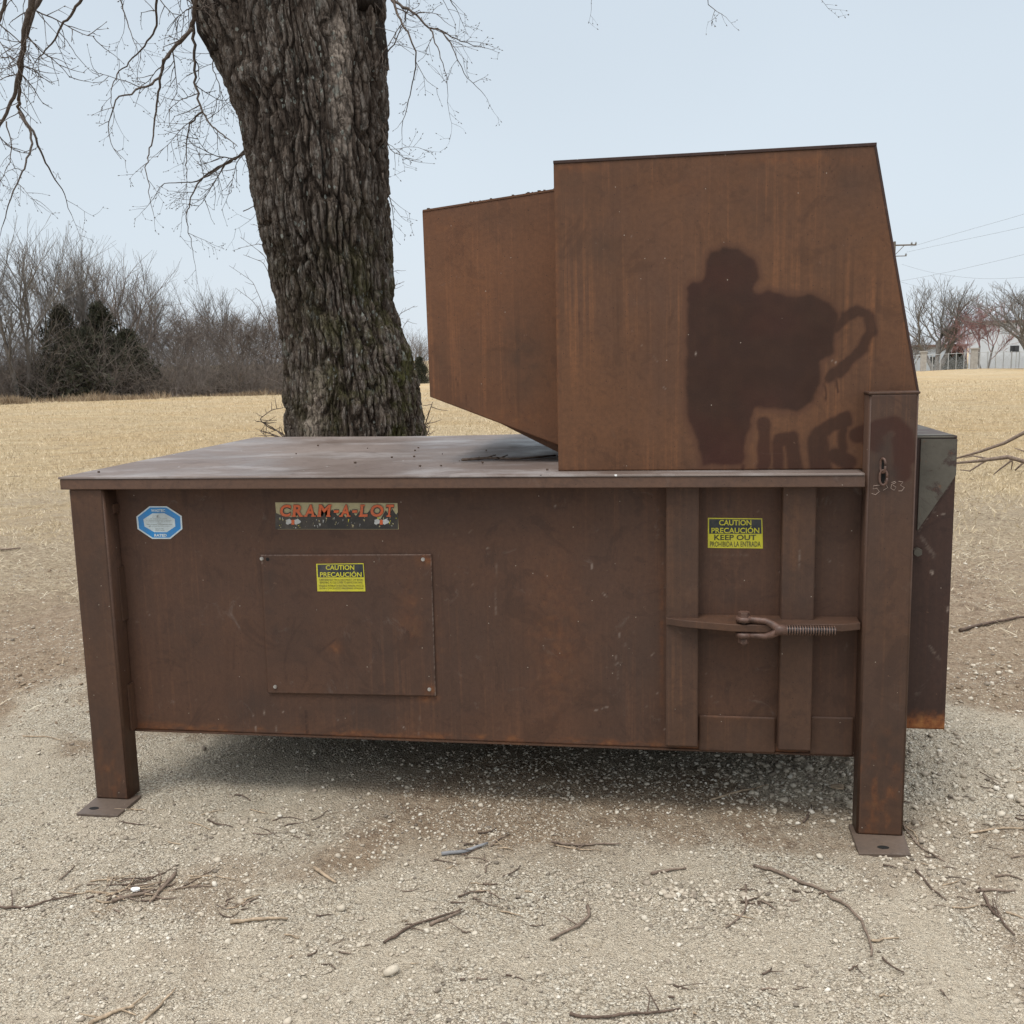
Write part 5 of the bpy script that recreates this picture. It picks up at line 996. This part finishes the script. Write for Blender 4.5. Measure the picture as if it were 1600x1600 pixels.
# utility pole and wires
DP = 105.
pp = gpt(1392, DP); zt1 = CAM[2]+(PX((pp[0], pp[1], CAM[2]))[1]-399)*DP/F
up_ = tag(empty('utility_pole', tuple(pp)), 'wooden utility pole whose crossarm sticks out right of the hopper', 'utility pole'); M_wood = plain('weathered_pole_wood', (.13, .11, .09), .9)
hz = zt1-pp[2]; ct = CR.copy(); ct[2] = 0; ct /= np.linalg.norm(ct)
b = MB(); b.tube([(0, 0, -.5), (0, 0, hz+.35)], [.16, .11], 12); b.build('pole', M_wood, up_)
b = MB(); b.tube([ct*-1.3, ct*2.05], .07, 4); o = b.build('crossarm', M_wood, up_); o.location = (0, 0, hz)
b = MB(); b.tube([np.array([0, 0, hz-.95]), ct*.9+np.array([0, 0, hz-.05])], .03, 6); b.build('brace', M_wood, up_)
M_ins = plain('insulator_porcelain', (.2, .21, .22), .3)
for k, dz in ((2.0, .05), (1.6, .05), (1.1, -.98)):
    b = MB(); b.tube([ct*k+np.array([0, 0, hz+dz]), ct*k+np.array([0, 0, hz+dz+.1]), ct*k+np.array([0, 0, hz+dz+.22])], [.05, .1, .05], 8); b.build('insulator', M_ins, up_)
b = MB(); b.tube([np.array([0, 0, hz-1.]), ct*1.15+np.array([0, 0, hz-1.])], .04, 6); b.build('lower_arm', M_wood, up_)
M_wire = plain('overhead_wire', (.16, .17, .18), .6)
def far_pt(px, py, D):
    d = ray(px, py); return CAM+d*D/np.hypot(d[0], d[1])
for P, lb in (([(1422, 386, 105), (1500, 363, 95), (1600, 335, 86), (1740, 290, 78)], 'topmost overhead wire rising from the crossarm tip'), ([(1416, 394, 105), (1500, 376, 96), (1600, 355, 87), (1740, 322, 78)], 'second overhead wire just below the topmost'),
              ([(1409, 413, 105), (1455, 427, 100), (1530, 437, 95), (1600, 434, 90), (1740, 420, 80)], 'sagging overhead wire from the lower insulator'), ([(1385, 443, 105), (1470, 428, 98), (1600, 398, 88), (1740, 362, 80)], 'overhead wire crossing the sagging one'), ([(1392, 436, 105), (1440, 450, 100), (1530, 466, 95), (1620, 468, 90), (1740, 462, 84)], 'lowest faint overhead wire above the trees')):
    b = MB(); Q = np.array([far_pt(*p) for p in P]); t = np.linspace(0, len(Q)-1, 30); Q = np.stack([np.interp(t, range(len(Q)), Q[:, j]) for j in range(3)], -1)
    for _ in range(14): Q[1:-1] = (Q[:-2]+Q[1:-1]*2+Q[2:])/4
    b.tube(Q, .009, 5); tag(b.build('overhead_wire', M_wire), lb, 'wire', 'overhead wires right of the hopper')

# ------------------------------------------------------------------ loose wood, leaves, bits
def wood(name, c):
    M = Mat(name, .85, .2); M.col(M.mix(M.rng(M.noise(60, 5, .7), .35, .65), tuple(a*.6 for a in c), tuple(a*1.3 for a in c))); M.bump(M.noise(1., 5, vec=M.coord((90, 90, 90))), .5, .003); return M.m
M_tw1, M_tw2, M_tw3 = wood('grey_brown_twig', (.2, .15, .115)), wood('pale_tan_twig', (.38, .29, .2)), wood('dark_twig', (.12, .085, .065))
def twig(P, r, mat, label, name='twig', group=None, z=0., side=2, kids=0, seed=0, zf=True):
    R_ = random.Random(seed+len(P)+int(P[0][0])); Q = []
    for i in range(len(P)-1):
        a, c = np.array(P[i], float), np.array(P[i+1], float); n = max(2, int(np.hypot(*(c-a))/9))
        for j in range(n): Q.append(a+(c-a)*j/n)
    Q.append(np.array(P[-1], float)); W3 = []
    for q in Q:
        g = G(q[0], q[1], z); zz = float(terrain(g[0:1], g[1:2])[0]) if zf else z; W3.append(np.array([g[0], g[1], zz+r*.8+R_.uniform(0, .003)]))
    W3 = np.array(W3)
    if len(W3) > 3: W3[1:-1] = (W3[:-2]+2*W3[1:-1]+W3[2:])/4
    W3[1:-1, :2] += np.array([[R_.gauss(0, .0016), R_.gauss(0, .0016)] for _ in range(len(W3)-2)]).reshape(-1, 2)
    r *= .86; b = MB(); n = len(W3); b.tube(W3, [r*(1-.45*i/max(1, n-1))*R_.uniform(.85, 1.15) for i in range(n)], 7)
    for _ in range(kids):
        i = R_.randrange(1, n-1); a = R_.uniform(0, 6.28); l_ = R_.uniform(.02, .07); d = np.array([math.cos(a), math.sin(a), R_.uniform(.0, .35)]); b.tube([W3[i], W3[i]+d*l_*.6, W3[i]+d*l_], [r*.5, r*.4, r*.25], 5)
    o = b.build(name, mat, None, smooth=True); tag(o, label, name.replace('_', ' '), group); return o
twig([(1178, 1355), (1215, 1366), (1270, 1390), (1318, 1420), (1345, 1450), (1358, 1480), (1361, 1508)], .0062, M_tw1, 'long curved tan stick sweeping down across the gravel in front of the right foot', kids=0)
twig([(1361, 1484), (1380, 1478), (1404, 1476)], .0038, M_tw2, 'short pale stick touching the lower end of the long curved one')
twig([(918, 1422), (922, 1436), (904, 1452), (878, 1464), (860, 1474)], .0058, M_tw1, 'hook shaped brown stick alone on the gravel at the bottom centre', kids=1)
twig([(890, 1589), (940, 1595), (1000, 1592), (1040, 1588), (1062, 1580)], .0045, M_tw3, 'long thin dark twig along the bottom edge of the picture', kids=2)
twig([(1165, 1388), (1167, 1420), (1160, 1440), (1134, 1454)], .0042, M_tw1, 'bent twig below the pocket of stones, curling to the left', kids=0)
twig([(1018, 1370), (1040, 1362), (1072, 1357)], .0055, M_tw1, 'short brown stick just above the pocket of stones')
twig([(862, 1316), (905, 1323), (970, 1320)], .0048, M_tw1, 'straight twig with a thin second stem in the middle of the gravel', kids=3)
twig([(862, 1319), (900, 1329), (940, 1330)], .003, M_tw2, 'thin stem lying along the straight middle twig')
twig([(491, 1361), (508, 1372), (525, 1383)], .0072, M_tw2, 'stubby pale stick with a dark end in the left middle of the gravel')
twig([(600, 1477), (640, 1452), (690, 1435), (722, 1427)], .0045, M_tw3, 'long dark straight stick slanting right in the lower left middle', kids=1)
twig([(672, 1448), (700, 1438), (720, 1431)], .0055, M_tw1, 'thicker grey stick beside the slanting dark one')
twig([(360, 1445), (400, 1441), (450, 1442)], .0065, M_tw2, 'splintered reddish tan stick lying level in the left foreground')
twig([(343, 1428), (353, 1435), (368, 1432), (374, 1424)], .0025, M_tw3, 'small dark curled tendril above the splintered stick')
twig([(275, 1371), (255, 1392), (234, 1415)], .0062, M_tw1, 'thick grey stick crossing the right end of the twig pile'); twig([(175, 1410), (210, 1402), (243, 1395)], .0065, M_tw1, 'thick grey stick at the bottom of the twig pile')
twig([(-30, 1418), (40, 1420), (90, 1408), (120, 1400)], .0045, M_tw3, 'long dark twig running out of the left edge into the twig pile', kids=3)
twig([(1410, 1288), (1432, 1320), (1455, 1338), (1476, 1349)], .0042, M_tw1, 'thin twig curving away from the right foot plate', kids=2); twig([(1412, 1290), (1428, 1300), (1436, 1320)], .0035, M_tw2, 'pale thin twig against the right foot plate')
twig([(1430, 1368), (1450, 1390), (1478, 1415)], .004, M_tw3, 'dark twig slanting down right of the right foot'); twig([(1530, 1392), (1548, 1425), (1585, 1465)], .005, M_tw3, 'dark forked stick near the right edge of the picture', kids=2); twig([(1525, 1396), (1560, 1394), (1586, 1395)], .0055, M_tw1, 'level brown stick touching the forked one at the right edge', kids=1)
twig([(1378, 1513), (1395, 1528), (1412, 1535)], .003, M_tw3, 'small dark twig below the end of the long curved stick'); twig([(1515, 1302), (1560, 1295), (1600, 1297), (1650, 1300)], .0045, M_tw2, 'pale tan stick at the right edge behind the right foot', kids=1)
twig([(220, 1600), (250, 1575), (275, 1550)], .0045, M_tw2, 'pale bent stick at the bottom edge, right one of two'); twig([(140, 1605), (180, 1582), (210, 1577)], .006, M_tw2, 'bundle like tan stick at the bottom edge, left one of two', kids=3)
twig([(1110, 1252), (1150, 1240), (1200, 1232)], .005, M_tw2, 'pale twig lying in the shade under the machine', kids=1); twig([(1255, 1285), (1266, 1270), (1268, 1258)], .004, M_tw3, 'dark twig upright in the shade left of the right leg'); twig([(1500, 990), (1540, 975), (1600, 970)], .012, M_tw3, 'dark stick on the muddy soil at the right')
twig([(-20, 862), (10, 862), (32, 859)], .012, M_tw1, 'brown stick on the dirt at the left edge of the picture'); twig([(36, 1152), (70, 1153), (98, 1160)], .0035, M_tw2, 'thin pale twig on the gravel left of the left leg')
GS = 'small broken twigs scattered on the gravel'; R_ = random.Random(21)
def scatter(n, cx, cy, sx, sy, lmin, lmax, label, rr=(.0014, .0036), ang=None, group=GS):
    for i in range(n):
        x0, y0 = R_.gauss(cx, sx), R_.gauss(cy, sy); a = R_.uniform(-.6, .6) if ang is None else R_.gauss(ang, .5); l_ = R_.uniform(lmin, lmax); k = R_.uniform(-.4, .4)
        P = [(x0, y0), (x0+l_*.5*math.cos(a), y0-l_*.5*math.sin(a)*.6), (x0+l_*math.cos(a+k), y0-l_*math.sin(a+k)*.6)]
        twig(P, R_.uniform(*rr), R_.choice([M_tw1, M_tw2, M_tw3]), label, group=group, kids=R_.choice([0, 0, 1]))
GP = 'twigs heaped at the left of the gravel'
scatter(44, 180, 1393, 52, 11, 20, 75, 'thin broken twig in the heap at the left of the gravel', ang=.25, group=GP); scatter(10, 355, 1415, 14, 6, 12, 40, 'thin broken twig in the small tangle right of the left heap', ang=.2, group='twigs in the small tangle right of the left heap')
scatter(14, 390, 1290, 60, 14, 15, 50, 'thin twig strewn on the gravel right of the left foot', group='twigs strewn right of the left foot'); scatter(12, 730, 1335, 30, 14, 15, 55, 'thin twig in the loose drift at the middle of the gravel', ang=.3, group='twigs in the drift at the middle'); scatter(12, 760, 1400, 50, 14, 12, 50, 'thin twig among stones below the middle drift', group='twigs below the middle drift')
scatter(14, 1180, 1405, 50, 14, 10, 40, 'thin twig among the pocket of stones left of the right foot', group='twigs among the pocket of stones'); scatter(26, 1500, 1300, 50, 70, 12, 50, 'thin twig strewn on the ground right of the right foot', group='twigs strewn right of the right foot'); scatter(16, 560, 1470, 130, 40, 8, 30, 'tiny twig scrap on the open gravel of the left foreground', group='tiny scraps in the left foreground'); scatter(10, 1250, 1560, 150, 30, 8, 30, 'tiny twig scrap on the open gravel of the right foreground', group='tiny scraps in the right foreground')
# single bits
def chip(px, py, w_, mat, label, name, cat, z=0.):
    g = G(px, py, z); R2 = random.Random(int(px*7+py)); b = MB(); zz = float(terrain(g[0:1], g[1:2])[0]); P = [(g[0]+w_*math.cos(t)*R2.uniform(.6, 1), g[1]+w_*.7*math.sin(t)*R2.uniform(.6, 1)) for t in np.linspace(0, 6.28, 8)[:-1]]
    b.prism(P, 2, zz+.004, zz+.0065+w_*.12); o = b.build(name, mat); tag(o, label, cat); return o
M_chip = plain('white_plastic', (.75, .75, .73), .4); M_blu = plain('bluish_bark_strip', (.24, .24, .245), .7)
chip(213, 1393, .017, M_chip, 'small white plastic fragment in the twig heap', 'plastic_fragment', 'fragment'); chip(1308, 1238, .03, M_tw2, 'pale curled scrap in the rubble beside the right leg', 'bark_scrap', 'scrap')
twig([(690, 1338), (715, 1334), (735, 1331), (762, 1322)], .0075, M_blu, 'bluish grey strip of bark in the middle drift', name='bark_strip')
for px, py, s_, lb in ((1220+0, 0, 0, ''),) if 0 else ((612, 1524, .03, 'mossy rounded lump of stone in the foreground'), (341, 1350, .018, 'pale round stone right of the left foot'), (534, 1423, .02, 'pale stone alone in the middle foreground'), (1330, 1262, .03, 'pale angular stone beside the right leg'), (903, 1552, .014, 'small dark stone near the bottom centre')):
    g = G(px, py, 0); o = stones('stone', np.array([g[0]]), np.array([g[1]]), np.array([s_*1.5]), M_stone, .8, .15); tag(o, lb, 'stone')
# fallen branch in the grass at the right
fb = tag(empty('fallen_branch', (0, 0, 0)), 'grey dead branch lying in the dry grass at the right edge', 'branch'); base = gpt(1560, 9.6); fb.location = tuple(base)
b = MB()
def fbp(L_, D=9.6):
    out = []
    for px, py in L_:
        d = ray(px, py); out.append(CAM+d*D/np.hypot(d[0], d[1])-base)
    return out
b.tube(fbp([(1495, 716), (1530, 706), (1570, 692), (1600, 676), (1660, 655)]), [.008, .012, .014, .016, .02], 8); b.tube(fbp([(1490, 724), (1530, 720), (1575, 714), (1600, 721), (1660, 724)], 9.3), [.008, .014, .018, .017, .02], 8)
for L_ in ([(1550, 718), (1520, 712), (1505, 716)], [(1575, 714), (1582, 722), (1580, 734)], [(1585, 716), (1560, 735), (1552, 742)], [(1600, 722), (1586, 735)], [(1540, 720), (1515, 736), (1500, 734)], [(1620, 722), (1600, 705), (1585, 700)]): b.tube(fbp(L_, 9.35), [.009, .006, .003][:len(L_)], 6)
b.build('main_stem', M_tw1, fb, smooth=True)
thk = np.array([gpt(random.uniform(1420, 1660), 8.2+random.random()**.7*5.5) for _ in range(900)])
tag(blades('grass_tuft', thk[:, 0], thk[:, 1], rng.uniform(.03, .11, 900), rng.uniform(.003, .007, 900), rng.uniform(.2, 1.3, 900), M_straw), 'longer dry grass standing round the fallen branch', 'grass', kind='stuff')
# dead branch and crumbs on the deck
twig([(722, 722), (745, 720), (770, 719), (800, 720), (835, 718), (868, 714)], .0062, M_tw3, 'crooked dead twig lying on the deck below the feed chute', z=H+.009, zf=False, kids=5)
R_ = random.Random(33)
for i in range(16):
    px, py = R_.choice([(R_.uniform(150, 860), R_.uniform(700, 742)), (R_.uniform(450, 700), R_.uniform(690, 735))])
    if px < 300: py = R_.uniform(735, 744)
    g = G(px, py, H+.007); b = MB(); s_ = R_.uniform(.002, .0055); P = [(g[0]+s_*math.cos(t)*R_.uniform(.6, 1), g[1]+s_*math.sin(t)*R_.uniform(.6, 1)) for t in np.linspace(0, 6.28, 7)[:-1]]; b.prism(P, 2, H+.012, H+.012+s_*1.2)
    tag(b.build('leaf_crumb', M_tw3), 'tiny dark crumb of dead leaf on the flat deck', 'leaf crumb', 'leaf crumbs on the deck')
